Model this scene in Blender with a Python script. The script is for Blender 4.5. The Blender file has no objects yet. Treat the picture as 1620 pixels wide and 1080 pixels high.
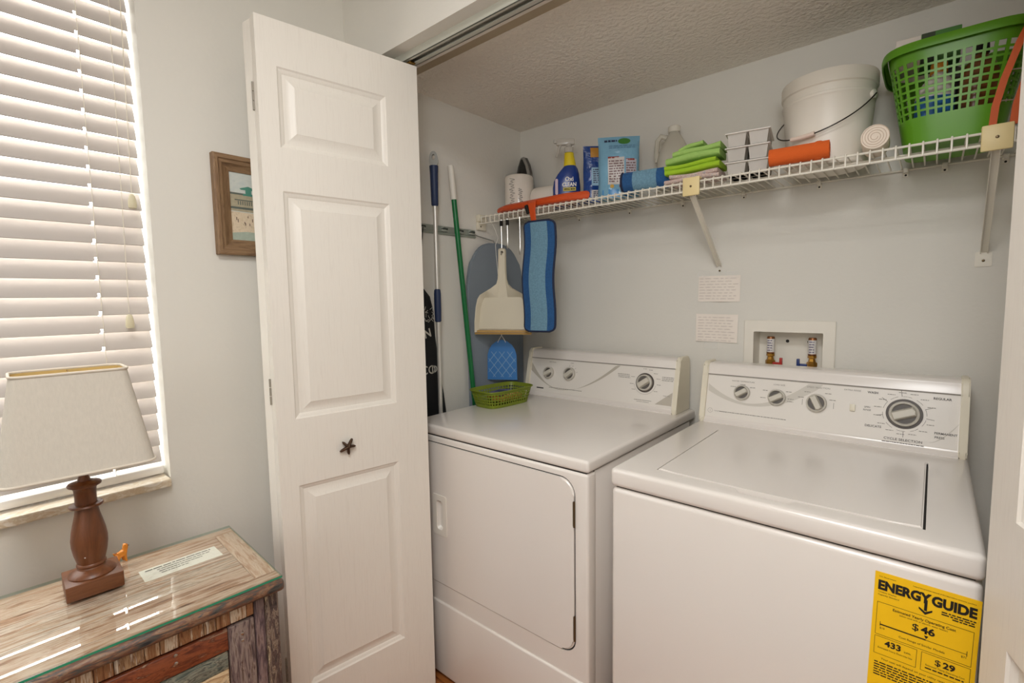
import bpy, bmesh, math, random
from mathutils import Vector, Matrix
from math import sin, cos, pi, radians, sqrt
random.seed(7)
SC = bpy.context.scene
COL = SC.collection

# ------------------------------------------------------------------ camera, world, lights, exposure
cam_d = bpy.data.cameras.new('camera'); cam = bpy.data.objects.new('camera', cam_d); COL.objects.link(cam)
CAM = Vector((1.5928, -1.7024, 1.34))
yaw, pitch, roll = -.7097, -.0862, -.0156
fw = Vector((sin(yaw)*cos(pitch), cos(yaw)*cos(pitch), sin(pitch)))
r0 = Vector((cos(yaw), -sin(yaw), 0)); u0 = r0.cross(fw)
r1 = r0*cos(roll) + u0*sin(roll); u1 = u0*cos(roll) - r0*sin(roll)
cam.matrix_world = Matrix(((r1.x, u1.x, -fw.x, CAM.x), (r1.y, u1.y, -fw.y, CAM.y), (r1.z, u1.z, -fw.z, CAM.z), (0, 0, 0, 1)))
cam_d.sensor_fit = 'HORIZONTAL'; cam_d.sensor_width = 36.0; cam_d.lens = 776.1*36/1620; cam_d.clip_start = .02
SC.camera = cam

W = bpy.data.worlds.new('sky'); SC.world = W; W.use_nodes = True
W.node_tree.nodes['Background'].inputs[0].default_value = (1.0, .99, .98, 1)
W.node_tree.nodes['Background'].inputs[1].default_value = 13.0

def area_light(name, loc, target, size, size_y, power, color, spread=180):
    d = bpy.data.lights.new(name, 'AREA'); d.shape = 'RECTANGLE'; d.size = size; d.size_y = size_y
    d.energy = power; d.color = color; d.spread = radians(spread)
    o = bpy.data.objects.new(name, d); COL.objects.link(o); o.location = loc
    o.rotation_euler = (Vector(target) - Vector(loc)).to_track_quat('-Z', 'Y').to_euler()
    return o
# daylight on the window (overcast sky outside), the room's ceiling light, added fills behind the camera and off the ceiling
area_light('daylight', (-.75, -1.85, 1.9), (.07, -1.85, 1.5), 1.5, 1.5, 6, (1, .985, .965))
area_light('ceiling_light', (1.45, -1.80, 2.40), (1.45, -1.80, 0), .5, .5, 21, (1, .995, .99))
area_light('rear_fill_light', (2.1, -3.45, 1.5), (1.1, 0, 1.1), 1.6, 1.3, 9, (1, .995, .99))  # unseen fill added behind the camera; no window is modelled there
area_light('bounce_fill', (2.2, -2.6, 1.65), (2.1, -2.5, 2.44), .4, .4, 15, (1, .995, .99))  # added fill bounced off the ceiling, not a lamp of the room
area_light('camera_flash', (1.62, -1.80, 1.86), (1.15, -.1, 1.1), .35, .35, 6.4, (1, .995, .99))
SC.view_settings.view_transform = 'Standard'; SC.view_settings.look = 'None'
SC.view_settings.exposure = -0.17; SC.view_settings.gamma = 1.0; SC.view_settings.use_curve_mapping = False
SC.cycles.use_denoising = True; SC.cycles.max_bounces = 10; SC.cycles.diffuse_bounces = 6; SC.cycles.transparent_max_bounces = 16
SC.cycles.caustics_reflective = False; SC.cycles.caustics_refractive = False; SC.cycles.sample_clamp_indirect = 6

# ------------------------------------------------------------------ materials
def lin(c):
    if isinstance(c, str): c = tuple(int(c[i:i+2], 16)/255 for i in (0, 2, 4))
    return tuple((x/12.92 if x <= .04045 else ((x+.055)/1.055)**2.4) for x in c) + (1,)
MATS = {}
def mat(name, col, rough=.5, metal=0, bump=0, bscale=200, var=0, vscale=8, trans=0, spec=.5, coat=0, stretch=None, bdist=.002):
    if name in MATS: return MATS[name]
    m = bpy.data.materials.new(name); m.use_nodes = True; MATS[name] = m
    nt = m.node_tree; b = nt.nodes['Principled BSDF']
    b.inputs['Base Color'].default_value = lin(col); b.inputs['Roughness'].default_value = rough
    b.inputs['Metallic'].default_value = metal; b.inputs['Specular IOR Level'].default_value = spec
    if coat: b.inputs['Coat Weight'].default_value = coat; b.inputs['Coat Roughness'].default_value = .15
    tc = nt.nodes.new('ShaderNodeTexCoord'); mp = nt.nodes.new('ShaderNodeMapping')
    nt.links.new(tc.outputs['Object'], mp.inputs[0])
    if stretch: mp.inputs['Scale'].default_value = stretch
    if var:
        n = nt.nodes.new('ShaderNodeTexNoise'); n.inputs['Scale'].default_value = vscale; n.inputs['Detail'].default_value = 5
        nt.links.new(mp.outputs[0], n.inputs['Vector'])
        mx = nt.nodes.new('ShaderNodeMix'); mx.data_type = 'RGBA'
        c = lin(col)
        mx.inputs['A'].default_value = tuple(max(0, x*(1-var)) for x in c[:3])+(1,)
        mx.inputs['B'].default_value = tuple(min(1, x*(1+var)) for x in c[:3])+(1,)
        nt.links.new(n.outputs['Fac'], mx.inputs['Factor']); nt.links.new(mx.outputs['Result'], b.inputs['Base Color'])
    if bump:
        n2 = nt.nodes.new('ShaderNodeTexNoise'); n2.inputs['Scale'].default_value = bscale; n2.inputs['Detail'].default_value = 3
        nt.links.new(mp.outputs[0], n2.inputs['Vector'])
        bp = nt.nodes.new('ShaderNodeBump'); bp.inputs['Strength'].default_value = bump; bp.inputs['Distance'].default_value = bdist
        nt.links.new(n2.outputs['Fac'], bp.inputs['Height']); nt.links.new(bp.outputs[0], b.inputs['Normal'])
    if trans:
        out = nt.nodes['Material Output']; tr = nt.nodes.new('ShaderNodeBsdfTranslucent'); tr.inputs[0].default_value = lin(col)
        ms = nt.nodes.new('ShaderNodeMixShader'); ms.inputs[0].default_value = trans
        nt.links.new(b.outputs[0], ms.inputs[1]); nt.links.new(tr.outputs[0], ms.inputs[2]); nt.links.new(ms.outputs[0], out.inputs[0])
    return m
def glassy(name, col, alpha=.85, rough=.03, ior=1.5, haze=0, hazecol='ffffff'):
    """thin clear sheet: transparent with a Fresnel reflection, optional milky part"""
    if name in MATS: return MATS[name]
    m = bpy.data.materials.new(name); m.use_nodes = True; MATS[name] = m; nt = m.node_tree
    out = nt.nodes['Material Output']; nt.nodes.remove(nt.nodes['Principled BSDF'])
    t = nt.nodes.new('ShaderNodeBsdfTransparent'); t.inputs[0].default_value = lin(col)
    g = nt.nodes.new('ShaderNodeBsdfGlossy'); g.inputs['Roughness'].default_value = rough
    f = nt.nodes.new('ShaderNodeFresnel'); f.inputs[0].default_value = ior
    ms = nt.nodes.new('ShaderNodeMixShader'); ge = nt.nodes.new('ShaderNodeNewGeometry'); mu = nt.nodes.new('ShaderNodeMath'); mu.operation = 'SUBTRACT'; mu.use_clamp = True
    nt.links.new(f.outputs[0], mu.inputs[0]); nt.links.new(ge.outputs['Backfacing'], mu.inputs[1]); nt.links.new(mu.outputs[0], ms.inputs[0])
    src = t
    if haze:
        d = nt.nodes.new('ShaderNodeBsdfDiffuse'); d.inputs[0].default_value = lin(hazecol)
        m2 = nt.nodes.new('ShaderNodeMixShader'); m2.inputs[0].default_value = haze
        nt.links.new(t.outputs[0], m2.inputs[1]); nt.links.new(d.outputs[0], m2.inputs[2]); src = m2
    nt.links.new(src.outputs[0], ms.inputs[1]); nt.links.new(g.outputs[0], ms.inputs[2]); nt.links.new(ms.outputs[0], out.inputs[0])
    return m
def wood(name, cols, scale=(30, 3, 30), rough=.55, bump=.4, seed=0, lo=.3, hi=.7, detail=9, dist=.7, coat=0, grain=2.3):
    """grain from stretched noise through a colour ramp; scale is small along the grain"""
    if name in MATS: return MATS[name]
    m = bpy.data.materials.new(name); m.use_nodes = True; MATS[name] = m; nt = m.node_tree; b = nt.nodes['Principled BSDF']
    b.inputs['Roughness'].default_value = rough
    if coat: b.inputs['Coat Weight'].default_value = coat
    tc = nt.nodes.new('ShaderNodeTexCoord'); mp = nt.nodes.new('ShaderNodeMapping'); mp.inputs['Scale'].default_value = tuple(q*grain for q in scale)
    mp.inputs['Location'].default_value = (seed*3.7, seed*1.3, seed*2.1)
    nt.links.new(tc.outputs['Object'], mp.inputs[0])
    n = nt.nodes.new('ShaderNodeTexNoise'); n.inputs['Scale'].default_value = 1; n.inputs['Detail'].default_value = detail
    n.inputs['Roughness'].default_value = .65; n.inputs['Distortion'].default_value = dist
    nt.links.new(mp.outputs[0], n.inputs['Vector'])
    r = nt.nodes.new('ShaderNodeValToRGB'); e = r.color_ramp.elements
    k = len(cols)
    for i, c in enumerate(cols):
        p = lo+(hi-lo)*i/(k-1)
        if i < 2: e[i].position = p; e[i].color = lin(c)
        else: x = e.new(p); x.color = lin(c)
    nt.links.new(n.outputs['Fac'], r.inputs[0]); nt.links.new(r.outputs[0], b.inputs['Base Color'])
    if bump:
        bp = nt.nodes.new('ShaderNodeBump'); bp.inputs['Strength'].default_value = bump; bp.inputs['Distance'].default_value = .002
        nt.links.new(n.outputs['Fac'], bp.inputs['Height']); nt.links.new(bp.outputs[0], b.inputs['Normal'])
    return m

# ------------------------------------------------------------------ mesh helpers
def BM(): return bmesh.new()
def box(bm, c, s, bev=0, seg=2, rot=None):
    r = bmesh.ops.create_cube(bm, size=1)
    vs = r['verts']
    for v in vs: v.co = Vector((v.co.x*s[0], v.co.y*s[1], v.co.z*s[2]))
    if bev:
        es = list({e for v in vs for e in v.link_edges})
        q = bmesh.ops.bevel(bm, geom=es, offset=bev, segments=seg, affect='EDGES', profile=.5)
        vs = list({v for f in q['faces'] for v in f.verts} | {v for v in vs if v.is_valid})
    for v in vs:
        if rot is not None: v.co = rot @ v.co
        v.co += Vector(c)
    return vs
def box2(bm, lo, hi, bev=0, seg=2):
    return box(bm, [(a+b)/2 for a, b in zip(lo, hi)], [b-a for a, b in zip(lo, hi)], bev, seg)
def frame_of(d):
    d = d.normalized(); a = Vector((0, 0, 1)) if abs(d.z) < .9 else Vector((1, 0, 0))
    x = d.cross(a).normalized(); return x, d.cross(x).normalized()
def tube(bm, pts, r, n=8, cap=True):
    pts = [Vector(p) for p in pts]; rings = []
    x = None
    for i, p in enumerate(pts):
        d = (pts[min(i+1, len(pts)-1)] - pts[max(i-1, 0)]).normalized()
        if x is None: x, y = frame_of(d)
        else:
            x = (x - d*x.dot(d)).normalized(); y = d.cross(x)
        rr = r[i] if isinstance(r, (list, tuple)) else r
        rings.append([bm.verts.new(p + (x*cos(2*pi*k/n) + y*sin(2*pi*k/n))*rr) for k in range(n)])
    for a, b in zip(rings, rings[1:]):
        for k in range(n): bm.faces.new((a[k], a[(k+1) % n], b[(k+1) % n], b[k]))
    if cap: bm.faces.new(rings[0][::-1]); bm.faces.new(rings[-1])
def lathe(bm, prof, n=32, M=None, sx=1, sy=1, close=True):
    """prof: (radius, z) pairs, axis z"""
    rings = []
    for r, z in prof:
        rings.append([bm.verts.new((M @ Vector((r*cos(2*pi*k/n)*sx, r*sin(2*pi*k/n)*sy, z))) if M else
                      Vector((r*cos(2*pi*k/n)*sx, r*sin(2*pi*k/n)*sy, z))) for k in range(n)])
    for a, b in zip(rings, rings[1:]):
        for k in range(n): bm.faces.new((a[k], a[(k+1) % n], b[(k+1) % n], b[k]))
    if close: bm.faces.new(rings[0][::-1]); bm.faces.new(rings[-1])
def prism(bm, poly, lo, hi, axis='x', M=None):
    """extrude a 2-D polygon along an axis; for axis x poly is (y, z), y: (x, z), z: (x, y)"""
    def P(a, b, t):
        v = {'x': Vector((t, a, b)), 'y': Vector((a, t, b)), 'z': Vector((a, b, t))}[axis]
        return M @ v if M else v
    A = [bm.verts.new(P(a, b, lo)) for a, b in poly]; B = [bm.verts.new(P(a, b, hi)) for a, b in poly]
    n = len(poly)
    bm.faces.new(A); bm.faces.new(B[::-1])
    for i in range(n): bm.faces.new((A[i], B[i], B[(i+1) % n], A[(i+1) % n]))
def rrect(w, h, r, n=5, cx=0, cy=0):
    out = []
    for (sx, sy, a0) in ((1, 1, 0), (-1, 1, pi/2), (-1, -1, pi), (1, -1, 3*pi/2)):
        for i in range(n+1):
            a = a0+pi/2*i/n; out.append((cx+sx*(w/2-r)+r*cos(a), cy+sy*(h/2-r)+r*sin(a)))
    return out
def arc(cx, cy, r, a0, a1, n=10): return [(cx+r*cos(radians(a0+(a1-a0)*i/n)), cy+r*sin(radians(a0+(a1-a0)*i/n))) for i in range(n+1)]
def ribbon(bm, pts, w, M=None, t=0.0004):
    """flat strip of width w (number or list) along 2-D points, lying in the local xy plane, thickness t"""
    q = []
    for i, p in enumerate(pts):
        a = Vector(pts[max(i-1, 0)]); b = Vector(pts[min(i+1, len(pts)-1)]); d = (b-a).normalized(); nn = Vector((-d.y, d.x))
        ww = (w[i] if isinstance(w, (list, tuple)) else w)/2
        q.append((Vector(p)+nn*ww, Vector(p)-nn*ww))
    T = (lambda v, z: M @ Vector((v.x, v.y, z))) if M else (lambda v, z: Vector((v.x, v.y, z)))
    L = [[bm.verts.new(T(a, t)), bm.verts.new(T(b, t))] for a, b in q]
    for s, e in zip(L, L[1:]): bm.faces.new((s[0], s[1], e[1], e[0]))
def flatpoly(bm, poly, M=None, z=.0004):
    vs = [bm.verts.new((M @ Vector((a, b, z))) if M else Vector((a, b, z))) for a, b in poly]
    bm.faces.new(vs)
def rect(x0, y0, x1, y1): return [(x0, y0), (x1, y0), (x1, y1), (x0, y1)]
FONTS = {}
def text(bm, s, size, M, x=0, y=0, align='LEFT', bold=0, sx=1, z=.0005, rot=0):
    """flat lettering added to bm; M maps the local xy plane to the surface"""
    cu = bpy.data.curves.new('letters', 'FONT'); cu.body = s; cu.size = size; cu.align_x = align; cu.resolution_u = 3
    cu.offset = bold; cu.fill_mode = 'FRONT'
    o = bpy.data.objects.new('letters', cu); COL.objects.link(o)
    me = bpy.data.meshes.new_from_object(o)
    R = Matrix.Rotation(rot, 4, 'Z')
    n0 = len(bm.verts); bm.from_mesh(me); bm.verts.ensure_lookup_table()
    for v in bm.verts[n0:]:
        p = R @ Vector((v.co.x*sx, v.co.y, 0)); v.co = M @ Vector((p.x+x, p.y+y, z))
    bpy.data.objects.remove(o); bpy.data.curves.remove(cu); bpy.data.meshes.remove(me)
def plane_M(o, ux, uy):
    ux = Vector(ux).normalized(); n = ux.cross(Vector(uy)).normalized(); uy = n.cross(ux)
    o = Vector(o)
    return Matrix(((ux.x, uy.x, n.x, o.x), (ux.y, uy.y, n.y, o.y), (ux.z, uy.z, n.z, o.z), (0, 0, 0, 1)))
def finish(name, bm, mats, parent=None, smooth=True, world=False, angle=35, recalc=True):
    if world and parent is not None:
        inv = parent.matrix_basis.inverted() if parent.parent is None else (parent.parent.matrix_basis @ parent.matrix_basis).inverted()
        bmesh.ops.transform(bm, matrix=inv, verts=bm.verts)
    if recalc: bmesh.ops.recalc_face_normals(bm, faces=bm.faces)
    me = bpy.data.meshes.new(name); bm.to_mesh(me); bm.free()
    for m in (mats if isinstance(mats, (list, tuple)) else [mats]): me.materials.append(m)
    if smooth:
        me.polygons.foreach_set('use_smooth', [True]*len(me.polygons))
        me.set_sharp_from_angle(angle=radians(angle))
    o = bpy.data.objects.new(name, me); COL.objects.link(o)
    if parent is not None: o.parent = parent
    return o
def thing(name, label, cat, loc=(0, 0, 0), rz=0, group=None):
    o = bpy.data.objects.new(name, None); COL.objects.link(o); o.empty_display_size = .05
    o.location = loc; o.rotation_euler = (0, 0, rz); o['label'] = label; o['category'] = cat
    o.matrix_basis = Matrix.Translation(loc) @ Matrix.Rotation(rz, 4, 'Z')
    if group: o['group'] = group
    return o
def tag(o, label, cat, group=None):
    o['label'] = label; o['category'] = cat
    if group: o['group'] = group
    return o
def recenter(o):
    """put a single-mesh thing's origin at the middle of its base"""
    me = o.data; co = [v.co for v in me.vertices]
    c = Vector(((min(v.x for v in co)+max(v.x for v in co))/2, (min(v.y for v in co)+max(v.y for v in co))/2, min(v.z for v in co)))
    me.transform(Matrix.Translation(-c)); o.location = c; return o
def struct(name, bm, m, parent=None, smooth=False, **k):
    o = finish(name, bm, m, parent, smooth=smooth, **k)
    if parent is None: o['kind'] = 'structure'
    return o
def cut(o, bmc):
    """boolean difference, applied"""
    p_ = o.parent
    if p_ is not None: bmc.transform((p_.matrix_basis if p_.parent is None else p_.parent.matrix_basis @ p_.matrix_basis).inverted())
    bmesh.ops.recalc_face_normals(bmc, faces=bmc.faces)
    me = bpy.data.meshes.new('cutter'); bmc.to_mesh(me); bmc.free(); c = bpy.data.objects.new('cutter', me); COL.objects.link(c)
    par = o.parent; o.parent = None; keep = o.matrix_basis.copy(); o.matrix_basis = Matrix.Identity(4)
    md = o.modifiers.new('b', 'BOOLEAN'); md.object = c; md.operation = 'DIFFERENCE'; md.solver = 'EXACT'
    dg = bpy.context.evaluated_depsgraph_get(); dg.update()
    new = bpy.data.meshes.new_from_object(o.evaluated_get(dg)); o.modifiers.clear()
    old = o.data; o.data = new; new.name = old.name; bpy.data.meshes.remove(old)
    bpy.data.objects.remove(c); bpy.data.meshes.remove(me)
    o.parent = par; o.matrix_basis = keep
    o.data.polygons.foreach_set('use_smooth', [True]*len(o.data.polygons)); o.data.set_sharp_from_angle(angle=radians(30))
    return o

# palette
m_wall = mat('wall_paint', 'dddad2', .75, bump=.25, bscale=90, var=.02, vscale=3)
m_ceil = mat('textured_ceiling', 'f0eae0', .85, bump=1.0, bscale=70, bdist=.008)
m_smooth = mat('smooth_ceiling', 'dcd7cc', .8)
m_trimw = mat('white_trim', 'e6e1d8', .4)
m_door = wood('white_door', ['e2dcd3', 'e8e3da', 'e5dfd6'], (90, 90, 4), .38, .12, 0)
m_appl = mat('white_enamel', 'e2dcd6', .22, var=.015, vscale=3, coat=.3)
m_applp = mat('white_panel', 'e2ddd6', .3)
m_cream = mat('cream_plastic', 'e0d9c6', .4)
m_gap = mat('dark_gap', '2a2623', .9)
m_greyp = mat('grey_plastic', 'bdb8ae', .4)
m_dgrey = mat('dark_grey_recess', '5b5652', .5)
m_ink = mat('grey_print_and_shade', '8c8780', .6)
m_ink2 = mat('dark_print', '4c4743', .6)
m_black = mat('black_print', '17130f', .6)
m_brass = mat('aged_brass', '8a6a34', .35, 1)
m_hinge = mat('bronze_hinge', '6b5a42', .4, .8)
m_wire = mat('white_wire', 'e4dfd2', .35)
m_capy = mat('aged_cream_cap', 'e3cf98', .45)
m_steel = mat('steel', 'c9c7c2', .3, 1)

# ------------------------------------------------------------------ room shell
XL, YB, HC, HS = .069, .155, 2.44, 2.127
WY0, WY1, WZ0, WZ1 = -2.45, -1.333, .862, 2.22
bm = BM()
box2(bm, (-.11, -3.7, 0), (XL, WY0, HC)); box2(bm, (-.11, WY1, 0), (XL, YB+.1, HC))
box2(bm, (-.11, WY0, 0), (XL, WY1, WZ0)); box2(bm, (-.11, WY0, WZ1), (XL, WY1, HC))
struct('wall_left', bm, m_wall)
OX0, OX1, OZ0, OZ1 = 1.112, 1.334, 1.068, 1.220
bm = BM()
box2(bm, (XL, YB, 0), (OX0, YB+.1, HC)); box2(bm, (OX1, YB, 0), (2.2, YB+.1, HC))
box2(bm, (OX0, YB, 0), (OX1, YB+.1, OZ0)); box2(bm, (OX0, YB, OZ1), (OX1, YB+.1, HC))
struct('wall_back', bm, m_wall)
bm = BM(); box2(bm, (2.1, -.64, 0), (2.2, YB, HC)); struct('wall_closet_right', bm, m_wall)
HY0, HY1, HZ = -.760, -.640, 2.092
bm = BM(); box2(bm, (XL, HY0, HZ), (3.2, HY1, HC)); struct('wall_header', bm, m_wall)
bm = BM(); box2(bm, (XL, HY0, 0), (.125, HY1, HZ)); struct('wall_jamb_left', bm, m_wall)
bm = BM(); box2(bm, (1.93, HY0, 0), (3.2, HY1, HZ)); struct('wall_jamb_right', bm, m_wall)
bm = BM(); box2(bm, (3.2, -3.7, 0), (3.3, HY1, HC)); struct('wall_right', bm, m_wall)
bm = BM(); box2(bm, (-.11, -3.8, 0), (3.3, -3.7, HC)); struct('wall_rear', bm, m_wall)
bm = BM(); box2(bm, (-.11, -3.8, HC), (3.3, YB+.1, HC+.08)); struct('ceiling', bm, m_smooth)
bm = BM(); box2(bm, (XL, -.548, HS), (2.1, YB, HS+.05)); struct('ceiling_closet', bm, m_ceil)
bm = BM(); box2(bm, (XL, HY1, HS+.0005), (2.1, -.548, HS+.05)); struct('ceiling_shadow_strip', bm, mat('shadow_tan', 'b5a78f', .8))  # smooth ceiling strip; its tan stands in for the header's shadow
m_floor = wood('brown_floor', ['7a4526', 'a0612f', 'b5743f'], (4, 22, 10), .4, .15, 2)
flr = None
bm = BM(); box2(bm, (-.11, -3.8, -.06), (3.3, YB+.1, -.004)); flr = struct('floor', bm, mat('floor_joint', '3a2416', .8))
for j in range(14):
    y0 = -1.70+j*.132
    bm = BM(); box2(bm, (XL, y0+.001, -.004), (3.2, y0+.131, 0), .0008, 1)
    finish('plank', bm, m_floor, flr, smooth=False)
# soffit lining and bifold track
bm = BM(); box2(bm, (.125, -.690, HZ-.006), (1.93, HY1+.0, HZ)); struct('trim_2', bm, m_trimw)
tr = thing('bifold_track', 'white metal bifold door track running under the closet header', 'door track', (.13, -.70, HZ-.02))
bm = BM(); box2(bm, (.127, -.719, HZ-.022), (1.93, -.716, HZ)); box2(bm, (.127, -.719, HZ-.022), (1.93, -.708, HZ-.020))
box2(bm, (.127, -.678, HZ-.022), (1.93, -.675, HZ)); box2(bm, (.127, -.692, HZ-.022), (1.93, -.675, HZ-.020))
finish('track_channel', bm, mat('track_metal', 'c9cabf', .35, .3), tr, smooth=False, world=True)
bm = BM(); box2(bm, (.127, -.716, HZ-.003), (1.93, -.678, HZ-.0005)); finish('track_slot', bm, m_gap, tr, smooth=False, world=True)
bm = BM(); tube(bm, [(.335, -.70, HZ-.0295), (.335, -.70, HZ-.012)], .006, 8); box(bm, (.335, -.70, HZ-.026), (.03, .02, .006), .002)
finish('guide_roller', bm, m_brass, tr, world=True)
# ------------------------------------------------------------------ window
m_vinyl = mat('white_vinyl', 'efece8', .35)
win = thing('window_1', 'tall window with white vinyl frame behind closed slat blinds', 'window', (0, WY1, WZ0)); win['kind'] = 'structure'
del win['category']
bm = BM(); X0, X1 = -.10, -.055
box2(bm, (X0, WY1-.014, WZ0+.03), (X1, WY1, WZ1), .003, 1); box2(bm, (X0, WY0, WZ0+.03), (X1, WY0+.05, WZ1), .003, 1)
box2(bm, (X0, WY0+.05, WZ0+.03), (X1, WY1-.014, WZ0+.08), .003, 1); box2(bm, (X0, WY0+.05, WZ1-.05), (X1, WY1-.014, WZ1), .003, 1)
box2(bm, (X0, WY0+.05, 1.52), (X1, WY1-.014, 1.56), .003, 1)
finish('window_frame', bm, m_vinyl, win, world=True)
for a, b in ((WZ0+.08, 1.52), (1.56, WZ1-.05)):
    bm = BM(); box2(bm, (-.080, WY0+.05, a), (-.076, WY1-.014, b)); finish('pane', bm, glassy('window_glass', 'fbfdfc', ior=1.2), win, smooth=False, world=True)
m_marble = wood('cream_marble', ['d9d0c0', 'c9b79c', 'e4ddd2', 'b59e80'], (14, 9, 20), .3, .05, 5, .25, .8, 8, 2.5)
bm = BM(); box2(bm, (-.055, WY0-.02, WZ0), (XL+.022, WY1-.003, WZ0+.022), .004, 2)
struct('trim_3', bm, m_marble)
# ------------------------------------------------------------------ blinds
m_slat = mat('cream_slat', 'b9b1ab', .5, trans=.006)
bl = thing('window_blind', 'cream faux wood slat blind, closed, with pull cords, in the window recess', 'blind', (.012, -1.9, WZ0+.03))
BY0, BY1 = WY0+.01, WY1-.006; BX = .012
slat_me = None; zt = WZ0+.078; TILT = radians(67)
LADDERS = (-1.440, -2.28)
def slat_bm():
    b = BM(); n = 10
    prof = [(-.025+.05*i/n, .0022*(1-(2*i/n-1)**2)) for i in range(n+1)]
    def T(x, y): return (x*cos(TILT)+y*sin(TILT), -x*sin(TILT)+y*cos(TILT))
    # tilt: lower edge leans into the room, upper edge towards the glass; notched at both edges where the ladder cords run
    ys = [BY0]
    for l in sorted(LADDERS): ys += [l-.0032, l+.0032]
    ys.append(BY1)
    for k in range(len(ys)-1):
        p = prof[1:-2] if k % 2 else prof
        poly = [T(x, y) for x, y in p] + [T(x, y-.0028) for x, y in reversed(p)]
        A = [b.verts.new((px, ys[k], pz)) for px, pz in poly]; B = [b.verts.new((px, ys[k+1], pz)) for px, pz in poly]
        b.faces.new(A); b.faces.new(B[::-1])
        for i in range(len(poly)): b.faces.new((A[i], B[i], B[(i+1) % len(poly)], A[(i+1) % len(poly)]))
    return b
PITCH = .0444
while zt < WZ1-.06:
    if slat_me is None:
        o = finish('slat', slat_bm(), m_slat, bl, angle=50); slat_me = o.data
    else:
        o = bpy.data.objects.new('slat', slat_me); COL.objects.link(o); o.parent = bl
    o.location = Vector((BX, 0, zt)) - Vector(bl.location); zt += PITCH
bm = BM(); box2(bm, (BX-.026, BY0, WZ0+.026), (BX+.028, BY1, WZ0+.047), .004, 2); finish('bottom_rail', bm, m_vinyl, bl, world=True)
bm = BM(); box2(bm, (BX-.025, BY0, WZ1-.05), (BX+.03, BY1, WZ1-.002), .003, 2); finish('head_rail', bm, m_vinyl, bl, world=True)
m_cord = mat('cream_cord', 'ddd5c6', .7)
for ly in LADDERS:
    bm = BM(); tube(bm, [(BX+.024, ly, WZ0+.04), (BX+.024, ly, WZ1-.03)], .0008, 6); tube(bm, [(BX-.02, ly+.008, WZ0+.04), (BX-.02, ly+.008, WZ1-.03)], .0008, 6)
    finish('ladder_cord', bm, m_cord, bl, world=True)
for (cy, cz, dy) in ((-1.364, 1.592, .010), (-1.389, 1.291, .012)):
    bm = BM(); tube(bm, [(BX+.034, cy+dy, WZ1-.02), (BX+.036, cy+dy*.5, (WZ1+cz)/2), (BX+.036, cy, cz+.03)], .0009, 6)
    c = finish('pull_cord', bm, m_cord, bl, world=True)
    bm = BM(); lathe(bm, [(.003, .034), (.006, .03), (.0085, .018), (.0092, .006), (.0085, 0), (.006, -.001)], 14, Matrix.Translation((BX+.036, cy, cz-.008)))
    finish('tassel', bm, mat('cream_tassel', 'cfc6a8', .5), c, world=True)

# ------------------------------------------------------------------ bifold doors
def paneled_leaf(w, h, t, panels):
    """front face at y=0 looking to -y (local), x along the leaf, z up"""
    bm = BM()
    def quad(a, b, c, d): bm.faces.new([bm.verts.new(p) for p in (a, b, c, d)])
    def F(x0, z0, x1, z1, y=0): quad((x0, y, z0), (x1, y, z0), (x1, y, z1), (x0, y, z1))
    xa, xb = panels[0][0], panels[0][2]
    F(0, 0, xa, h); F(xb, 0, w, h)
    zs = [0]
    for p in panels: zs += [p[1], p[3]]
    zs.append(h)
    for i in range(0, len(zs), 2): F(xa, zs[i], xb, zs[i+1])
    prof = [(0, 0), (.004, .0035), (.010, .0055), (.014, .0085), (.020, .0085), (.030, .0055), (.041, .0020), (.043, .0005)]
    for (x0, z0, x1, z1) in panels:
        for (o0, d0), (o1, d1) in zip(prof, prof[1:]):
            A = [(x0+o0, d0, z0+o0), (x1-o0, d0, z0+o0), (x1-o0, d0, z1-o0), (x0+o0, d0, z1-o0)]
            B = [(x0+o1, d1, z0+o1), (x1-o1, d1, z0+o1), (x1-o1, d1, z1-o1), (x0+o1, d1, z1-o1)]
            for i in range(4): quad(A[i], A[(i+1) % 4], B[(i+1) % 4], B[i])
        o = prof[-1][0]; F(x0+o, z0+o, x1-o, z1-o, prof[-1][1])
    F(0, 0, w, h, t); quad((0, 0, 0), (0, t, 0), (0, t, h), (0, 0, h)); quad((w, 0, 0), (w, t, 0), (w, t, h), (w, 0, h))
    quad((0, 0, 0), (w, 0, 0), (w, t, 0), (0, t, 0)); quad((0, 0, h), (w, 0, h), (w, t, h), (0, t, h))
    bmesh.ops.remove_doubles(bm, verts=bm.verts, dist=.00002)
    return bm
PAN = [(.048, .228, .352, .820), (.048, 1.007, .352, 1.617), (.048, 1.727, .352, 1.931)]
LW, LH, LT = .460, 2.046, .034
def leaf_M(o, d):   # local x -> d, local y -> into the leaf (away from the face)
    d = Vector((d[0], d[1], 0)).normalized(); n = Vector((d.y, -d.x, 0))
    return Matrix(((d.x, -n.x, 0, o[0]), (d.y, -n.y, 0, o[1]), (0, 0, 1, o[2]), (0, 0, 0, 1)))
dl = thing('bifold_door', 'white bifold closet door standing folded open beside the window, starfish knob', 'door', (.276, -1.138, .015))
M1 = leaf_M((.276, -1.138, .015), (.069, .453))
bm = paneled_leaf(LW, LH, LT, PAN); bm.transform(M1); leaf = finish('front_leaf', bm, m_door, dl, world=True, angle=20)
n1 = Vector((.453, -.069, 0)).normalized()
o2 = Vector((.276, -1.138, .015)) - n1*(LT+.002)
d2 = Vector((-.06, .455, 0)).normalized(); n2 = Vector((d2.y, -d2.x, 0))
bm = paneled_leaf(LW-.01, LH, LT, [(.10, .228, .404, .820), (.10, 1.007, .404, 1.617), (.10, 1.727, .404, 1.931)])
Mb = Matrix(((d2.x, n2.x, 0, o2.x-n2.x*LT), (d2.y, n2.y, 0, o2.y-n2.y*LT), (0, 0, 1, .015), (0, 0, 0, 1)))
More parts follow.
